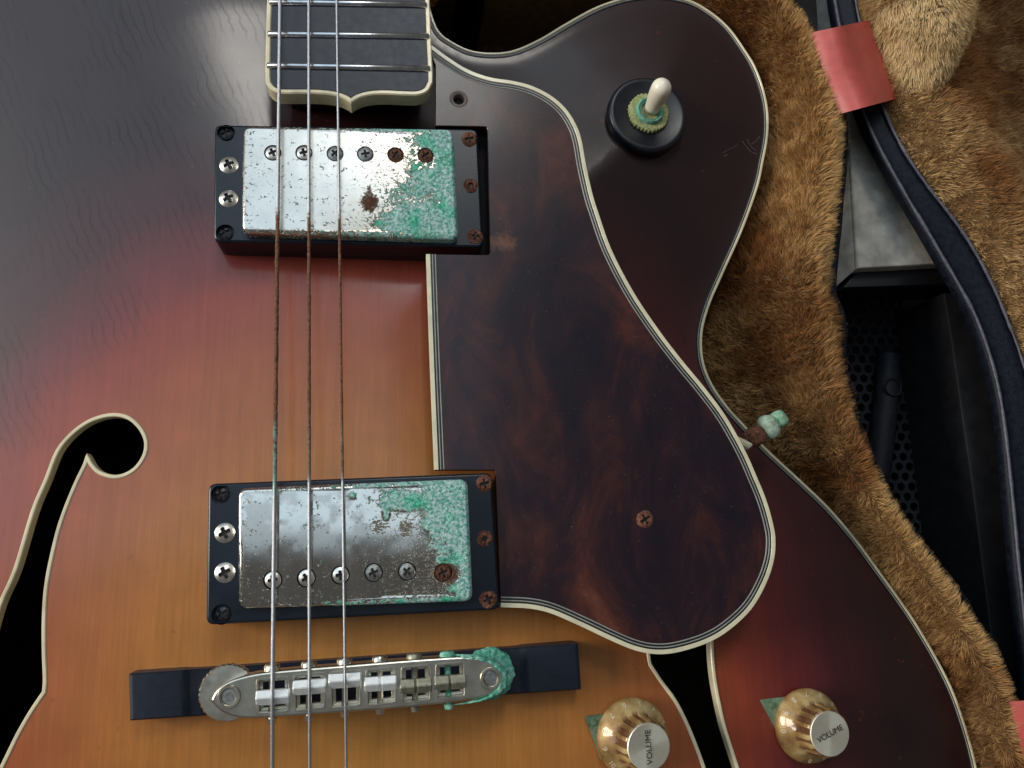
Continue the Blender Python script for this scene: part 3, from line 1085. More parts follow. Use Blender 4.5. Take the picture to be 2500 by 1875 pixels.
# ---- bridge
bg = part_root('bridge', guitar)
zbase = 0.0075
bp = fillet(U2([(315, 1645), (1411, 1571), (1419, 1684), (318, 1760)], zbase), 0.0006, 2)
mb = MB()
V_, F_ = [], []
secs = [(0.0, -0.0006), (0.004, -0.0001), (0.009, 0.0), (0.112, 0.0), (0.121, -0.0004), (0.131, -0.0016), (0.142, -0.0022), (0.5, -0.0022),
        (0.862, -0.0022), (0.873, -0.0016), (0.883, -0.0004), (0.892, 0.0), (0.991, 0.0), (0.996, -0.0001), (1.0, -0.0006)]
for t, dz in secs:
    a_ = np.array((315, 1645.0)) * (1 - t) + np.array((1411, 1571.0)) * t
    b_ = np.array((318, 1760.0)) * (1 - t) + np.array((1419, 1684.0)) * t
    z_ = zbase + dz
    A_, B_ = U(a_[0], a_[1], z_), U(b_[0], b_[1], z_)
    y_ = (B_ - A_) / np.linalg.norm(B_ - A_)
    lo = np.array((0, 0, -0.018))
    dn = np.array((0, 0, -0.0005))
    V_ += [A_ + lo, A_ + dn, A_ + y_ * 0.0005, B_ - y_ * 0.0005, B_ + dn, B_ + lo]
for i in range(len(secs) - 1):
    for k in range(5):
        F_.append((i * 6 + k, i * 6 + k + 1, (i + 1) * 6 + k + 1, (i + 1) * 6 + k))
F_.append(tuple(reversed(range(6))))
F_.append(tuple((len(secs) - 1) * 6 + k for k in range(6)))
mb.add(V_, F_)
mb.build('bridge_base', M['ebony'], bg)
zt_ = 0.0205


def wheel(name, u, v, z, r, mat, lumpy, parent):
    mb = MB()
    k = 64
    mod = lambda i, A: 1 + 0.012 * np.sign(np.sin(A * 32))
    mb.lathe([(r * 0.97, -0.0018), (r, -0.0014), (r, 0.0), (r * 0.95, 0.0005), (r * 0.3, 0.0006)], U(u, v, z), 128, mod if not lumpy else (lambda i, A: 1 + 0.03 * np.sin(A * 9 + i) + 0.02 * np.sin(A * 23 + 2 * i)))
    if lumpy:
        P = np.vstack(mb.v)
        P[:, 2] += (fbm(P * 700, 77) - 0.5) * 0.0016
        mb.v = [P]
    mb.build(name, mat, parent, sharp=30)


wheel('thumbwheel', 556, 1691, 0.0140, 0.0084, M['oldnickel'], False, bg)
wheel('corroded_thumbwheel', 1196, 1644, 0.0140, 0.0078, M['verd'], True, bg)
tom_S = [(515, 1708), (527, 1686), (550, 1667), (586, 1653), (645, 1641), (762, 1630), (850, 1623), (958, 1614), (1067, 1606), (1135, 1603), (1187, 1609), (1214, 1624), (1226, 1650),
         (1220, 1677), (1202, 1693), (1162, 1707), (1067, 1720), (958, 1731), (850, 1739), (740, 1747), (645, 1754), (597, 1754), (562, 1748), (534, 1733), (519, 1717)]
tom = U2(smooth_path(tom_S, 3, True), zt_)
wins_S = [[(630, 1661), (700, 1655), (702, 1734), (632, 1740)], [(720, 1652), (788, 1646), (790, 1726), (722, 1733)], [(809, 1645), (875, 1640), (878, 1720), (811, 1727)],
          [(897, 1638), (962, 1633), (964, 1713), (899, 1720)], [(983, 1632), (1046, 1627), (1048, 1707), (985, 1713)], [(1067, 1625), (1131, 1620), (1133, 1698), (1069, 1704)]]
wins = [ccw(fillet(U2(w, zt_), 0.0006, 2)) for w in wins_S]
holes_t = [w for w in wins]
mb = MB()
mb.prism(tom, zt_, zt_ - 0.0058, 0.0007, 3, holes=holes_t)
for w in wins:
    m = len(w)
    mb.add(np.concatenate([np.column_stack([w, np.full(m, zt_ - 0.0015)]), np.column_stack([w, np.full(m, zt_ - 0.0058)])]),
           [(i, (i + 1) % m, m + (i + 1) % m, m + i) for i in range(m)])
mb.build('bridge_bar', M['oldnickel'], bg)
for w in wins:      # raised lip round each window
    mb = MB()
    mb.strip(w, -0.0006, 0.0, zt_ + 0.0003, zt_ - 0.0004, True, 0.0001)
    # narrower floor frame seen inside the window
    mb.strip(w, 0.0, 0.0010, zt_ - 0.0028, zt_ - 0.0052, True, 0.0001)
    mb.build('window_frame', M['oldnickel'], bg)
sad = [(665, 1704, 'saddle'), (755, 1679, 'saddle'), (842, 1663, 'saddle'), (929, 1671, 'saddle'), (1016, 1677, 'dullsaddle'), (1100, 1668, 'dullsaddle')]
dirx = (U(1198, 1657, zt_) - U(558, 1702, zt_))[:2]
dirx /= np.linalg.norm(dirx)
diry = np.array((-dirx[1], dirx[0]))
for i, (u, v, m) in enumerate(sad):
    c = U(u, v, zt_ + 0.0012)
    hw, hd = 0.0049, 0.0021
    mb = MB()
    # pitched-roof saddle: ridge along its length, notch in the middle
    zz = c[2]
    prof_d = [(-hd, -0.0032), (-hd, -0.0012), (-0.0001, 0.0003), (0.0003, 0.0003), (hd, -0.0009), (hd, -0.0032)]
    xs = [-hw, -hw + 0.0004, -0.0006, 0.0, 0.0006, hw - 0.0004, hw]
    V_, F_ = [], []
    for x in xs:
        for d_, h_ in prof_d:
            hh = h_ - (0.0007 if (x == 0.0 and h_ > -0.002) else 0) - (0.0003 if abs(x) == hw and h_ > -0.003 else 0)
            q = c[:2] + dirx * x + diry * d_
            V_.append((q[0], q[1], zz + hh))
    npf = len(prof_d)
    for a in range(len(xs) - 1):
        for b in range(npf - 1):
            F_.append((a * npf + b, (a + 1) * npf + b, (a + 1) * npf + b + 1, a * npf + b + 1))
    F_.append(tuple(reversed(range(npf))))
    F_.append(tuple((len(xs) - 1) * npf + b for b in range(npf)))
    mb.add(V_, F_)
    mb.build('saddle', M[m], bg, sharp=20)
heads = [(664, 1630), (754, 1623), (841, 1615), (927, 1609), (1011, 1604), (1092, 1599)]
for i, (u, v) in enumerate(heads):
    c = U(u, v, zt_ - 0.0030)
    d3 = np.array((diry[0], diry[1], 0))
    mb = MB()
    mb.tube([c - d3 * 0.0010, c + d3 * 0.0004, c + d3 * 0.0010, c + d3 * 0.0012], [0.0024, 0.0024, 0.0020, 0.0008], 16)
    mb.tube([c - d3 * 0.0010, c - d3 * 0.0150], 0.0010, 10)
    mb.tube([c - d3 * 0.0144, c - d3 * 0.0160], [0.0016, 0.0012], 12)
    mb.build('saddle_screw', M['verd'] if i == 5 else (M['dullsaddle'] if i == 4 else M['oldnickel']), bg)
for i, (u, v) in enumerate(((559, 1701), (1198, 1656))):
    mb = MB()
    mb.lathe([(0.0034, 0.0002), (0.0032, 0.0007), (0.0026, 0.0007), (0.0024, -0.0002)], U(u, v, zt_), 32, cap_top=False)
    mb.build('post_collar', M['oldnickel'], bg)
    mb = MB()
    mb.lathe([(0.0024, -0.003), (0.0023, 0.0000), (0.0019, 0.0003)], U(u, v, zt_), 24)
    mb.lathe([(0.0020, -0.02), (0.0020, -0.003)], U(u, v, zt_), 16)
    mb.build('post_stud', M['greyscrew'], bg)
# verdigris creeping over the end of the bar
cr_S = [(1100, 1599), (1135, 1598), (1178, 1601), (1212, 1614), (1236, 1640), (1240, 1668), (1226, 1692), (1196, 1708), (1150, 1718), (1105, 1722), (1150, 1712), (1190, 1697), (1208, 1676), (1213, 1650), (1203, 1629), (1180, 1618), (1140, 1611)]
cr = U2(smooth_path(cr_S, 3, True), zt_ - 0.001)
C, T = tri_region(cr, (), 0.0006)
zc_ = zt_ + 0.0001 + (fbm(np.column_stack([C, C[:, :1] * 0]) * 800, 55) - 0.35) * 0.0016
n_ = dist_poly(ccw(cr), C)
zc_ -= 0.002 * (1 - np.clip(n_ / 0.0007, 0, 1)) ** 2
mb = MB()
mb.add(np.column_stack([C, zc_]), T)
mb.build('verdigris_crust', M['verd'], bg, sharp=0)

# ---- strings
for pts, r, seed in (([(689.5, -520), (684, 0), (664.8, 1702)], 0.00062, 1), ([(753.5, -520), (754, 0), (755.3, 1678)], 0.00050, 2), ([(815.5, -520), (822, 0), (842.5, 1663)], 0.00041, 3)):
    a = U(pts[0][0], pts[0][1], 0.0218)
    b = U(pts[2][0], pts[2][1], zt_ + 0.0016)
    e_u = {1: 665, 2: 757, 3: 847}[seed]
    e = U(e_u, 1990, 0.0135)
    n1, n2_ = 420, 40
    P = np.vstack([a + (b - a) * np.linspace(0, 1, n1)[:, None], b + (e - b) * np.linspace(0, 1, n2_)[1:, None]])
    yy = P[:, 1]
    y_a, y_b = U(680, 520, 0.022)[1], U(680, 1170, 0.022)[1]
    rustv = sstep(y_a + 0.012, y_a - 0.012, yy) * sstep(y_b - 0.012, y_b + 0.012, yy)
    green = sstep(U(680, 1000, 0.022)[1], U(680, 1080, 0.022)[1], yy) * sstep(y_b - 0.012, y_b, yy) * (1 if seed == 1 else 0.3)
    rr = r * (1 + rustv * (fbm(P * 900 + seed * 9, seed) - 0.35) * 0.7)
    mb = MB()
    mb.tube(P, rr, 10)
    mb.build('string', M['string'], guitar, sharp=0, attrs={'rust': np.repeat(rustv, 10), 'green': np.repeat(green, 10)})

# ---- toggle switch
sw = part_root('toggle_switch', guitar)
c0 = UB(1581, 280, 0.0036)
mb = MB()
mb.lathe([(0.0163, -0.0030), (0.0163, -0.0006), (0.0158, 0.0006), (0.0148, 0.0011), (0.0138, 0.0007), (0.0060, 0.0005)], c0, 72)
mb.build('switch_washer', M['washer'], sw, sharp=60)
mb = MB()
c1 = c0 + np.array((0, 0, 0.0006))
mb.lathe([(0.0082, 0.0), (0.0084, 0.0007), (0.0080, 0.0016), (0.0060, 0.0018), (0.0050, 0.0016)], c1, 96, lambda i, A: 1 + 0.035 * np.sin(A * 34) * (1 if i < 3 else 0) + 0.012 * np.sin(A * 7))
mb.build('knurled_nut', M['yellowverd'], sw, sharp=40)
mb = MB()
mb.lathe([(0.0056, 0.001), (0.0056, 0.0030), (0.0051, 0.0036), (0.0046, 0.0033), (0.0044, 0.0026), (0.0040, 0.0030), (0.0036, 0.0024), (0.0034, 0.0006)], c1, 64, lambda i, A: 1 + 0.012 * np.sin(A * 11 + i), cap_top=False)
mb.lathe([(0.0034, 0.0008), (0.0005, 0.0008)], c1, 24)
mb.build('threaded_bushing', verdigris_material('teal_crust', (0.36, 0.62, 0.50), (0.13, 0.38, 0.28), (0.02, 0.12, 0.09)), sw, sharp=40)
zc0 = c0[2]
pa, pb_ = c1 + np.array((0.0005, 0.0, 0.0008)), U(1614, 216, zc0 + 0.0165)
dd = (pb_ - pa)
L = np.linalg.norm(dd)
dd = dd / L
ts = np.concatenate([np.linspace(0.18, 0.86, 8), 0.86 + 0.14 * np.sin(np.linspace(0.15, 1, 9) * math.pi / 2) * 1.35])
Rr = 0.0039
tip_c = pa + dd * (L - 0.0)
P, R_ = [], []
for t in np.linspace(0.20, 1.0, 9):
    P.append(pa + dd * L * t)
    R_.append(0.0030 + (Rr - 0.0030) * sstep(0.15, 0.9, t))
for a in np.linspace(0.15, 1.0, 8):
    w = a * math.pi / 2
    P.append(tip_c + dd * Rr * math.sin(w))
    R_.append(max(Rr * math.cos(w), 0.00005))
mb = MB()
mb.tube(P, R_, 28)
mb.build('switch_tip', M['tip'], sw, sharp=0)
mb = MB()
mb.tube([pa - dd * 0.002, pa + dd * L * 0.25], 0.0016, 14)
mb.build('switch_lever', M['greyscrew'], sw)


# ---- knobs
def text_mesh(body, size, extrude=0.00006):
    cu = bpy.data.curves.new('lettering', 'FONT')
    cu.body = body
    cu.size = size
    cu.align_x, cu.align_y = 'CENTER', 'CENTER'
    cu.extrude = extrude
    o = bpy.data.objects.new('lettering', cu)
    COL.objects.link(o)
    dg = bpy.context.evaluated_depsgraph_get()
    dg.update()
    me = bpy.data.meshes.new_from_object(o.evaluated_get(dg))
    bpy.data.objects.remove(o)
    return me


num_me = {}
for k in range(11):
    num_me[k] = text_mesh(str(k), 0.0036)
    num_me[k].materials.clear()
    num_me[k].materials.append(M['numeral'])
vol_me = text_mesh('VOLUME', 0.0027, 0.00004)
vol_me.materials.clear()
vol_me.materials.append(M['ink'])


def knob(skirt_uv, disc_uv, text_rot, num_rot, ptr_S):
    root = part_root('volume_knob', guitar)
    base = UB(skirt_uv[0], skirt_uv[1], 0.003)
    top = U(disc_uv[0], disc_uv[1], base[2] + 0.0128)
    lean = Vector((top - base)).normalized()
    q = Vector((0, 0, 1)).rotation_difference(lean)
    root.location = base
    root.rotation_mode = 'QUATERNION'
    root.rotation_quaternion = q
    hgt = np.linalg.norm(top - base)
    mb = MB()
    prof = [(0.0122, -0.0016), (0.0126, -0.0010), (0.0126, 0.0004), (0.0121, 0.0014), (0.0108, 0.0027), (0.0094, 0.0042), (0.0084, 0.0054), (0.0081, 0.0062),
            (0.0079, 0.0095), (0.0078, hgt - 0.0010), (0.0076, hgt - 0.0003), (0.0072, hgt)]
    mod = lambda i, A: 1 + (0.045 * np.sign(np.sin(A * 14)) * (1 if 7 <= i <= 9 else 0.0)) + (0.02 * np.sin(A * 14) if i == 6 else 0)
    mb.lathe(prof, (0, 0, 0), 168, mod)
    kv = np.vstack(mb.v)
    ang = np.arctan2(kv[:, 1], kv[:, 0])
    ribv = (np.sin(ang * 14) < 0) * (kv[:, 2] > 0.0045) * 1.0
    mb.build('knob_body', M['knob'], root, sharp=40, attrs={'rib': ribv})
    mb = MB()
    mb.lathe([(0.0073, -0.0004), (0.0073, 0.0002), (0.0071, 0.0004), (0.0045, 0.00032), (0.0001, 0.0002)], (0, 0, hgt), 64)
    d = mb.build('knob_disc', M['disc'], root, sharp=30)
    t = link('lettering', vol_me, root)
    t.location = (0, 0, hgt + 0.00045)
    t.rotation_euler = (0, 0, text_rot)
    for k in range(11):
        a = num_rot + math.radians(28) * k
        n = link('numeral', num_me[k], root)
        sl = math.atan2(0.0013, 0.0013)
        tilt = math.radians(40)
        mrot = Matrix.Rotation(a, 4, 'Z') @ Matrix.Translation((0.0113, 0, 0.0024)) @ Matrix.Rotation(tilt, 4, 'Y') @ Matrix.Rotation(-math.pi / 2 + math.pi, 4, 'Z')
        n.matrix_local = mrot
        n.scale = (0.72, 0.72, 0.72)
    # pointer plate under the knob, on the guitar top
    mb = MB()
    tri = np.array([UB(*p, 0.0014)[:2] for p in ptr_S])
    zz = float(body_z(tri.mean(0))[0])
    P = fillet(tri, 0.0010, 4)
    mb.prism(P, zz + 0.0016, zz + 0.0006, 0.0003, 2)
    tipd = tri[0] + (tri.mean(0) - tri[0]) * 0.45
    mb.lathe([(0.0011, 0), (0.0009, 0.0005), (0.0003, 0.0007)], (tipd[0], tipd[1], zz + 0.0016), 16)
    mb.build('knob_pointer', M['pointer'], guitar)


knob((1545, 1800), (1583, 1823), math.radians(92), math.radians(-60), [(1428, 1750), (1470, 1860), (1530, 1735)])
knob((1974, 1772), (2025, 1791), math.radians(22), math.radians(-100), [(1858, 1710), (1915, 1815), (1990, 1690)])

# ------------------------------------------------------------------ guitar case
case = thing('guitar_case', 'open black guitar case lined with golden brown plush, red straps joining lid and shell', 'guitar case')
rimO = [(1800, -330), (1850, -140), (1890, -60), (1927, 16), (1971, 79), (2010, 180), (2046, 285), (2053, 348), (2047, 443), (2038, 522), (2025, 620), (2019, 715), (2040, 765), (2047, 816), (2051, 896), (2065, 959), (2076, 1025),
        (2091, 1063), (2116, 1127), (2142, 1190), (2180, 1253), (2227, 1320), (2268, 1377), (2317, 1443), (2366, 1522), (2403, 1577), (2442, 1658), (2473, 1786), (2498, 1858), (2530, 1990)]
OZ = -0.010
O3 = np.array([U(p[0], p[1], OZ) for p in smooth_path(rimO, 4)])
INN = outline + nn * 0.005                     # the lining dives under the guitar's edge
near = np.array([INN[np.argmin(((INN - o[:2]) ** 2).sum(1))] for o in O3])
for _ in range(10):
    near[1:-1] = (near[:-2] + 2 * near[1:-1] + near[2:]) / 4
I3 = np.column_stack([near, np.full(len(near), -0.060)])
nv = 12
rows = []
for k in range(nv):
    t = k / (nv - 1)
    h = math.sin(t * math.pi * 0.62) / math.sin(math.pi * 0.5)
    P = I3 * (1 - t) + O3 * t
    prof_z = -0.060 + (OZ + 0.060 + 0.004) * min(1, 1.12 * math.sin(min(t * 1.12, 1) * math.pi / 2)) - 0.006 * sstep(0.8, 1.0, t)
    P[:, 2] = prof_z
    rows.append(P)
G_shell = np.stack(rows, 1)               # (along, across, 3)


def grid_mesh(G, name, mat, parent):
    n, m = G.shape[:2]
    mb = MB()
    mb.add(G.reshape(-1, 3), [(i * m + j, i * m + j + 1, (i + 1) * m + j + 1, (i + 1) * m + j) for i in range(n - 1) for j in range(m - 1)])
    return mb.build(name, mat, parent, sharp=0)


def grid_sample(G, count, window=None):
    """random points on a grid surface, area weighted: positions, normals, tangent directions"""
    n, m = G.shape[:2]
    a, b, c, d = G[:-1, :-1], G[1:, :-1], G[1:, 1:], G[:-1, 1:]
    nrm = np.cross(b - a, d - a)
    ar = np.linalg.norm(nrm, axis=2)
    p = ar.ravel() / ar.sum()
    idx = rng.choice(len(p), count, p=p)
    i, j = idx // (m - 1), idx % (m - 1)
    u, v = rng.random(count)[:, None], rng.random(count)[:, None]
    P = (a[i, j] * (1 - u) + b[i, j] * u) * (1 - v) + (d[i, j] * (1 - u) + c[i, j] * u) * v
    # smooth normals
    gu = np.gradient(G, axis=0)
    gv = np.gradient(G, axis=1)
    NN = np.cross(gu, gv)
    NN /= np.maximum(np.linalg.norm(NN, axis=2, keepdims=True), 1e-12)
    Nn = (NN[i, j] * (1 - u) + NN[i + 1, j] * u) * (1 - v) + (NN[i, j + 1] * (1 - u) + NN[i + 1, j + 1] * u) * v
    Nn /= np.linalg.norm(Nn, axis=1, keepdims=True)
    Nn[Nn[:, 2] < 0] *= -1
    Tv = gv[i, j] / np.maximum(np.linalg.norm(gv[i, j], axis=1, keepdims=True), 1e-12)
    Tu = gu[i, j] / np.maximum(np.linalg.norm(gu[i, j], axis=1, keepdims=True), 1e-12)
    t_across = (j + v[:, 0]) / (m - 1)
    return P, Nn, Tu, Tv, t_across


def fur(name, P, Nn, flow, length, color, parent, width=0.00010):
    n = len(P)
    L = length * (0.8 + 0.4 * rng.random(n)) * (0.75 + 0.5 * fbm(P * 260, 33))
    # tufts: neighbouring fibres lean together
    lean = np.stack([fbm(P * 170, 41) - 0.5, fbm(P * 170, 43) - 0.5, 0.4 * (fbm(P * 170, 47) - 0.5)], 1) * 2.4
    lean += np.stack([fbm(P * 480, 61) - 0.5, fbm(P * 480, 63) - 0.5, np.zeros(n)], 1) * 1.6
    lean += (rng.random((n, 3)) - 0.5) * 0.55
    d1 = Nn * 0.95 + flow * 0.45 + lean * 0.35
    d1 /= np.linalg.norm(d1, axis=1, keepdims=True)
    d2 = Nn * 0.60 + flow * 0.7 + lean * 0.6
    d2 /= np.linalg.norm(d2, axis=1, keepdims=True)
    mid = P + d1 * (L * 0.5)[:, None]
    tip = mid + d2 * (L * 0.5)[:, None]
    w = np.cross(d1 + d2, rng.normal(size=(n, 3)))
    w /= np.maximum(np.linalg.norm(w, axis=1, keepdims=True), 1e-9)
    w *= (width * (0.6 + 0.8 * rng.random(n)))[:, None]
    V = np.stack([P - w, P + w, mid + w * 0.8, mid - w * 0.8, tip], 1).reshape(-1, 3)
    k = np.arange(n) * 5
    me = bpy.data.meshes.new(name)
    me.vertices.add(5 * n)
    me.vertices.foreach_set('co', V.ravel().astype(np.float32))
    quads = np.stack([k, k + 1, k + 2, k + 3], 1)
    tris = np.stack([k + 3, k + 2, k + 4], 1)
    loops = np.concatenate([quads.ravel(), tris.ravel()])
    me.loops.add(len(loops))
    me.loops.foreach_set('vertex_index', loops.astype(np.int32))
    me.polygons.add(2 * n)
    starts = np.concatenate([np.arange(n) * 4, 4 * n + np.arange(n) * 3])
    me.polygons.foreach_set('loop_start', starts.astype(np.int32))
    me.update(calc_edges=True)
    me.validate()
    at = me.color_attributes.new('strand_color', 'FLOAT_COLOR', 'POINT')
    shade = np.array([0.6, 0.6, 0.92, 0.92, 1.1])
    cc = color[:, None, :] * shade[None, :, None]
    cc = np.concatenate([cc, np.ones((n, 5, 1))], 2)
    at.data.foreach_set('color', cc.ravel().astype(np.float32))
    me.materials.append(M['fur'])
    o = link(name, me, parent)
    o['kind'] = 'stuff'
    return o


def plush_color(P, gold=(0.74, 0.465, 0.195), brown=(0.37, 0.155, 0.05), bias=0.0, scale=32):
    f = fbm(P * scale, 90, 4)
    f = sstep(0.36, 0.66, f + bias)[:, None]
    c = np.array(brown) * (1 - f) + np.array(gold) * f
    return c * (0.75 + 0.5 * rng.random(len(P)))[:, None]


grid_mesh(G_shell, 'shell_lining', M['backing'], case)
P, Nn, Tu, Tv, ta = grid_sample(G_shell, 170000)
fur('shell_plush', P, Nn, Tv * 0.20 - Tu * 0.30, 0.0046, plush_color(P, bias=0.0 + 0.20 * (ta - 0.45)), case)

sel = [i for i in range(len(outline)) if outline[i][0] < 0.012]
k0 = next(k for k in range(len(sel)) if (sel[k] - 1) not in sel)
sel = sel[k0:] + sel[:k0]
oo, no = outline[sel], nn[sel]
rows = []
for k in range(9):
    t = k / 8
    P = np.column_stack([oo + no * (0.005 * (1 - t) - 0.024 * t), np.full(len(oo), -0.060 + 0.052 * min(1, 1.1 * math.sin(min(1, 1.1 * t) * math.pi / 2)) - 0.005 * sstep(0.8, 1, t))])
    rows.append(P)
G_side = np.stack(rows, 1)
grid_mesh(G_side, 'shell_lining', M['backing'], case)
P, Nn, Tu, Tv, ta = grid_sample(G_side, 60000)
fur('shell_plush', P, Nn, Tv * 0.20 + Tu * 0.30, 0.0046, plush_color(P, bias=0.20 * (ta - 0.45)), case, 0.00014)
rim_p = oo - no * 0.0255
mb = MB()
mb.strip(rim_p, -0.0025, 0.0010, -0.0075, -0.121, False, 0.0008)
mb.build('shell_rim', M['vinyl'], case)

# plush floor of the case seen through the cutaway
gx = np.linspace(0, 1, 14)
a, b, c, d = U(980, -260, -0.098), U(1720, -260, -0.098), U(1760, 230, -0.098), U(960, 230, -0.098)
G_floor = np.array([[(a * (1 - s) + b * s) * (1 - t) + (d * (1 - s) + c * s) * t for t in gx] for s in gx])
grid_mesh(G_floor, 'floor_lining', M['backing'], case)
P, Nn, Tu, Tv, ta = grid_sample(G_floor, 16000)
fur('floor_plush', P, Nn, Tu * 0.3, 0.008, plush_color(P, bias=-0.05), case, 0.00016)

# unseen block, added to keep north light off the cutaway floor
mb = MB()
mb.prism(fillet(U2([(1075, -560), (1700, -560), (1700, -165), (1075, -165)], -0.012), 0.004, 4), -0.012, -0.10, 0.003, 4)
mb.build('cutaway_light_blocker', M['backing'], case)

# outer shell wall and rim trim
O2 = O3[:, :2]
mb = MB()
prof = [(0.0, OZ - 0.004), (0.0006, OZ + 0.0015), (0.0016, OZ + 0.0026), (0.0028, OZ + 0.0022), (0.0034, OZ + 0.0008), (0.0034, OZ - 0.006), (0.0038, OZ - 0.060), (0.0030, OZ - 0.112)]
nO = -path_normals(O2, False)
if nO[len(nO) // 2][0] < 0:
    nO = -nO
N = len(O2)
wav = (vnoise(np.column_stack([O3[:, :2] * 55, O3[:, :1] * 0]), 5) * 0.8 + 0.5)
mb.add(np.concatenate([np.column_stack([O2 + nO * (o * (wav[:, None] if o < 0.0036 else 1)), np.full(N, z)]) for o, z in prof]),
       [(k * N + i, (k + 1) * N + i, (k + 1) * N + i + 1, k * N + i + 1) for k in range(len(prof) - 1) for i in range(N - 1)])
mb.build('shell_rim', M['vinyl'], case, sharp=50)
mb = MB()
sh = np.vstack([O2 + nO * 0.0030, U2([(-200, 2300), (-200, -500), (1500, -500)], -0.1)])
mb.prism(ccw(fillet(U2([(-600, 2400), (-600, -600), (1500, -600), (1830, -330)], -0.125).tolist() + (O2[::6] + nO[::6] * 0.003).tolist(), 0)), -0.121, -0.124, 0.0002, 1, bottom=True)
mb.build('shell_bottom', M['vinyl'], case)

# lid: rim band, piping and plush lining
lidL = [(2000, -260), (2018, -120), (2031, 0), (2052, 110), (2078, 205), (2100, 277), (2124, 330), (2150, 383), (2190, 455), (2215, 500), (2252, 562), (2290, 628), (2332, 700), (2370, 770), (2394, 830), (2411, 882), (2426, 940), (2438, 1003),
        (2449, 1095), (2458, 1190), (2467, 1285), (2475, 1380), (2483, 1450), (2490, 1525), (2498, 1610), (2506, 1720), (2514, 1850), (2525, 1990)]
lidR = [(2075, -260), (2082, -120), (2091, 0), (2108, 80), (2130, 170), (2155, 255), (2186, 325), (2227, 397), (2272, 460), (2306, 502), (2340, 545), (2371, 590), (2397, 635), (2420, 680), (2444, 732), (2465, 785), (2480, 820), (2492, 852),
        (2520, 930), (2545, 1020), (2562, 1120), (2575, 1220), (2585, 1330), (2595, 1450), (2605, 1570), (2615, 1700), (2625, 1840), (2640, 1990)]
LZ = -0.016
L3 = np.array([U(p[0], p[1], LZ) for p in smooth_path(lidL, 4)])
R3 = np.array([U(p[0], p[1], LZ + 0.004) for p in smooth_path(lidR, 4)])
rows = []
for t, dz in ((0.95, -0.012), (0.30, -0.009), (0.0, -0.004), (0.03, -0.001), (0.10, 0.0004), (0.2, -0.0006), (0.45, 0.0004), (0.72, -0.0004), (0.9, 0.0006), (1.0, -0.003)):
    P = L3 * (1 - t) + R3 * t
    P[:, 2] = (LZ * (1 - t) + (LZ + 0.004) * t) + dz
    rows.append(P)
G_rim = np.stack(rows, 1)
grid_mesh(G_rim, 'lid_rim', M['vinyl'], case)
mb = MB()
Pp = L3 * 0.93 + R3 * 0.07
Pp[:, 2] += 0.0009
mb.tube(Pp, 0.0007 * (0.75 + 0.5 * vnoise(Pp * 300, 3)), 8)
mb.build('lid_piping', M['piping'], case, sharp=0)
mb = MB()
Pp = L3 * 0.10 + R3 * 0.90
Pp[:, 2] += 0.0010
mb.tube(Pp, 0.0006 * (0.6 + 0.8 * vnoise(Pp * 300, 13)), 8)
mb.build('lid_piping', M['piping'], case, sharp=0)
lidE = R3.copy()
rows = []
for k, t in enumerate(np.linspace(0, 1, 16)):
    P = R3.copy()
    P[:, 0] += 0.0005 + t * 0.115
    P[:, 1] += t * 0.03
    bulge = 0.008 * math.sin(min(t / 0.16, 1) * math.pi / 2) - 0.030 * sstep(0.14, 0.75, t)
    P[:, 2] = LZ + 0.002 + bulge + 0.006 * (fbm(P * 22, 70) - 0.5) * min(1, t * 8)
    rows.append(P)
G_lid = np.stack(rows, 1)
grid_mesh(G_lid, 'lid_lining', M['backing'], case)
P, Nn, Tu, Tv, ta = grid_sample(G_lid, 150000)
edge_gold = sstep(0.22, 0.02, ta)
colr = plush_color(P, bias=-0.04 + 0.30 * edge_gold, brown=(0.40, 0.175, 0.06), gold=(0.72, 0.48, 0.22))
fur('lid_plush', P, Nn, Tv * 0.25 + np.array((-0.1, -0.25, 0)), 0.0046, colr, case)

# pale plush cushion in the lid
cc_ = U(2272, -90, 0.004)
nth, nph = 26, 40
ex, ey = U(2388, -90, 0.004) - cc_, U(2272, 172, 0.004) - cc_
rx, ry = np.linalg.norm(ex), np.linalg.norm(ey)
rows = []
for i in range(nth):
    th = (i / (nth - 1)) * math.pi * 0.62
    row = []
    for k in range(nph):
        ph = 2 * math.pi * k / (nph - 1)
        s = math.sin(th) ** 0.75
        wob = 1 + 0.06 * math.sin(3 * ph + 0.7)
        row.append((cc_[0] + rx * s * wob * math.cos(ph), cc_[1] + ry * s * wob * math.sin(ph), -0.016 + 0.030 * math.cos(th)))
    rows.append(row)
G_pad = np.array(rows)
G_pad = np.transpose(G_pad, (1, 0, 2))
grid_mesh(G_pad, 'lid_cushion', M['backing'], case)
P, Nn, Tu, Tv, ta = grid_sample(G_pad, 90000)
Nn = P - np.array((cc_[0], cc_[1], -0.02))
Nn /= np.linalg.norm(Nn, axis=1, keepdims=True)
fur('cushion_plush', P, Nn, Tv * 0.4 + np.array((-0.15, -0.35, 0)), 0.0052,
    plush_color(P, gold=(0.95, 0.74, 0.42), brown=(0.72, 0.48, 0.22), bias=0.08), case)


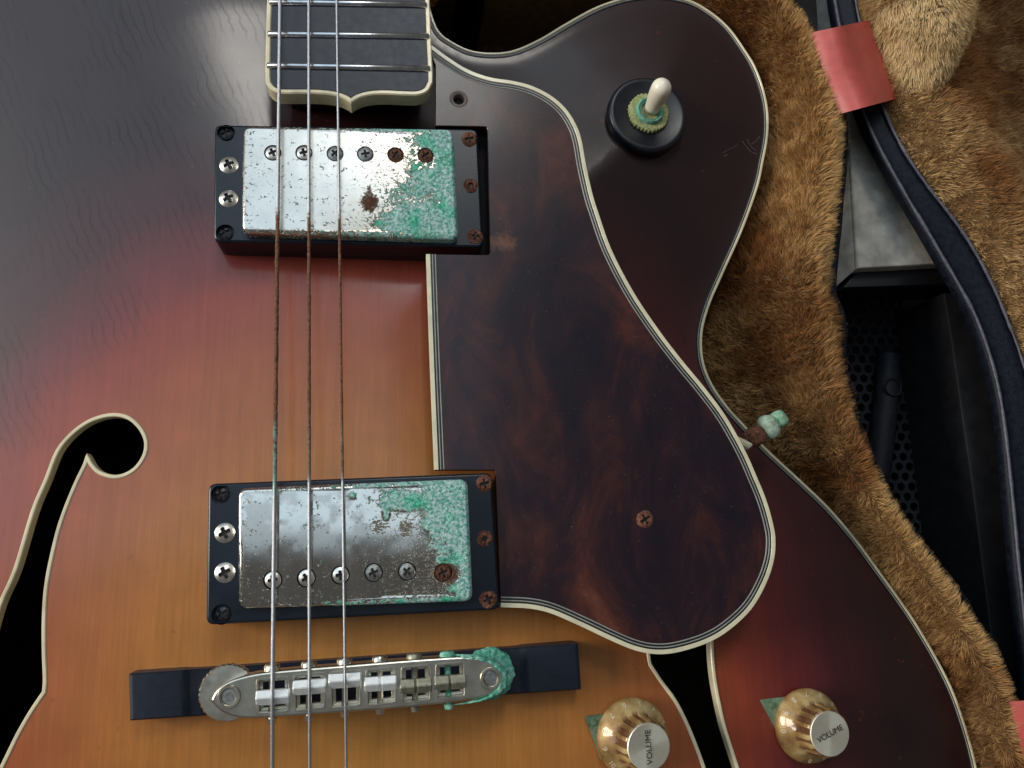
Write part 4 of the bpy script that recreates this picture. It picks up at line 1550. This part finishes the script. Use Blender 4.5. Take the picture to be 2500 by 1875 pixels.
# red straps between shell and lid
def strap(tl, tr, br_, bl, zl, zr_, bulge):
    n, m = 20, 10
    V_ = []
    for side in (0, 1):
        for i in range(n + 1):
            s = i / n
            z = zl * (1 - s) + zr_ * s + bulge * math.sin(s * math.pi) - side * 0.0012
            a_, b_ = np.array(tl) * (1 - s) + np.array(tr) * s, np.array(bl) * (1 - s) + np.array(br_) * s
            for j in range(m + 1):
                t = j / m
                q = a_ * (1 - t) + b_ * t
                V_.append(U(q[0], q[1], z + 0.0006 * math.sin(t * 5 + s * 4) - 0.002 * math.exp(-((s - 0.62) / 0.13) ** 2) * (1 - t)))
    K = (n + 1) * (m + 1)
    F = []
    for i in range(n):
        for j in range(m):
            q = (i * (m + 1) + j, i * (m + 1) + j + 1, (i + 1) * (m + 1) + j + 1, (i + 1) * (m + 1) + j)
            F.append(q)
            F.append(tuple(K + x for x in reversed(q)))
    per = [i * (m + 1) for i in range(n + 1)] + [n * (m + 1) + j for j in range(1, m + 1)] + [i * (m + 1) + m for i in range(n - 1, -1, -1)] + [j for j in range(m - 1, 0, -1)]
    for x, y in zip(per, per[1:] + per[:1]):
        F.append((y, x, K + x, K + y))
    mb = MB()
    mb.add(V_, F)
    return mb.build('red_strap', M['red'], case, sharp=50)


strap((1977, 80), (2140, 45), (2192, 240), (2047, 279), -0.0045, -0.0120, 0.0085)
strap((2463, 1713), (2640, 1700), (2660, 1960), (2530, 1975), -0.0045, -0.0065, 0.005)

# ------------------------------------------------------------------ loudspeaker cabinet under the case
spk = thing('speaker_cabinet', 'black speaker cabinet with dusty grey panel and perforated grille under the case', 'speaker')
ZS = -0.030
panel = U2([(2035, -300), (2093, 655), (2370, 641), (2330, 520), (2205, 330), (2125, 150), (2088, 0), (2072, -300)], ZS)
mb = MB()
mb.prism(panel, ZS, ZS - 0.02, 0.0012, 3)
mb.build('top_panel', M['dusty'], spk)
mb = MB()      # sloping left cheek and the dark front lip of the panel
a, b, c, d = U(2033, -300, ZS - 0.0012), U(2091, 655, ZS - 0.0012), U(2035, 705, ZS - 0.012), U(1975, -300, ZS - 0.012)
mb.add([a, b, c, d], [(0, 3, 2, 1)])
mb.build('panel_cheek', M['dusty'], spk, smooth=False)
mb = MB()
mb.prism(U2([(2095, 657), (2440, 640), (2460, 690), (2060, 702)], ZS - 0.006), ZS - 0.006, ZS - 0.03, 0.0006, 2)
mb.build('front_lip', M['cabinet'], spk)
# perforated grille
ZG = ZS - 0.046
g0 = U(1960, 690, ZG)
g1 = U(2345, 2000, ZG)
sp_ = 0.0055
wo = np.argsort(O2[:, 1])
wall_y, wall_x = O2[wo, 1], O2[wo, 0] + 0.005
hr = 0.0020
mb = MB()
V_, F_ = [], []
xv = np.array((1.0, 0.0))
nxg = int((g1[0] - g0[0]) / sp_) + 1
nyg = int((g0[1] - g1[1]) / (sp_ * 0.866)) + 1
hexr = sp_ / math.sqrt(3)
for jy in range(nyg):
    for ix in range(nxg):
        cx = g0[0] + ix * sp_ + (jy % 2) * sp_ / 2
        cy = g0[1] - jy * sp_ * 0.866
        if cx < np.interp(cy, wall_y, wall_x) + 0.004:
            continue
        k = len(V_)
        for m_ in range(12):
            w = 2 * math.pi * m_ / 12 + math.pi / 6
            rh = hexr if m_ % 2 == 0 else hexr * math.cos(math.pi / 6)
            V_.append((cx + rh * math.cos(w), cy + rh * math.sin(w), ZG))
        for m_ in range(12):
            w = 2 * math.pi * m_ / 12 + math.pi / 6
            V_.append((cx + hr * math.cos(w), cy + hr * math.sin(w), ZG))
        for m_ in range(12):
            w = 2 * math.pi * m_ / 12 + math.pi / 6
            V_.append((cx + hr * math.cos(w), cy + hr * math.sin(w), ZG - 0.0012))
        for m_ in range(12):
            l = (m_ + 1) % 12
            F_.append((k + m_, k + l, k + 12 + l, k + 12 + m_))
            F_.append((k + 12 + m_, k + 12 + l, k + 24 + l, k + 24 + m_))
mb.add(V_, F_)
mb.build('perforated_grille', M['grille'], spk, smooth=False)
mb = MB()
ins = np.vstack([np.column_stack([wall_x, wall_y]), [(0.45, wall_y[-1]), (0.45, wall_y[0])]])
C, T = tri_region(ins)
mb.add(np.column_stack([C, np.full(len(C), ZG - 0.03)]), T)
mb.build('cabinet_inside', M['cabinet'], spk, smooth=False)
mb = MB()
fr = [(2306, 715), (2326, 850), (2350, 1025), (2375, 1200), (2400, 1400), (2430, 1650), (2460, 1990)]
fr3 = U2(smooth_path(fr, 4), ZS - 0.008)
edge = np.vstack([fr3, U2([(2760, 1990), (2760, 690)], ZS - 0.008)])
mb.prism(ccw(edge), ZS - 0.008, ZS - 0.05, 0.0010, 2)
mb.build('grille_frame', M['cabinet'], spk)
mb = MB()
mb.tube([U(2170, 850, ZG + 0.003), U(2170, 870, ZG + 0.005), U(2165, 960, ZG + 0.005), U(2150, 1100, ZG + 0.005), U(2135, 1220, ZG + 0.004)], [0.001, 0.0052, 0.0056, 0.0056, 0.005], 20)
mb.build('grille_rib', M['grille'], spk)
mb = MB()
mb.lathe([(0.0046, 0.0), (0.0042, 0.0008), (0.0036, 0.0002), (0.0034, -0.003)], U(2180, 946, ZG + 0.0105), 28)
mb.build('rib_socket', M['hole'], spk)
mb = MB()
mb.prism([(-0.32, -0.34), (0.46, -0.34), (0.46, 0.34), (-0.32, 0.34)], -0.1262, -0.60, 0.002, 2)
mb.build('cabinet_box', M['cabinet'], spk)
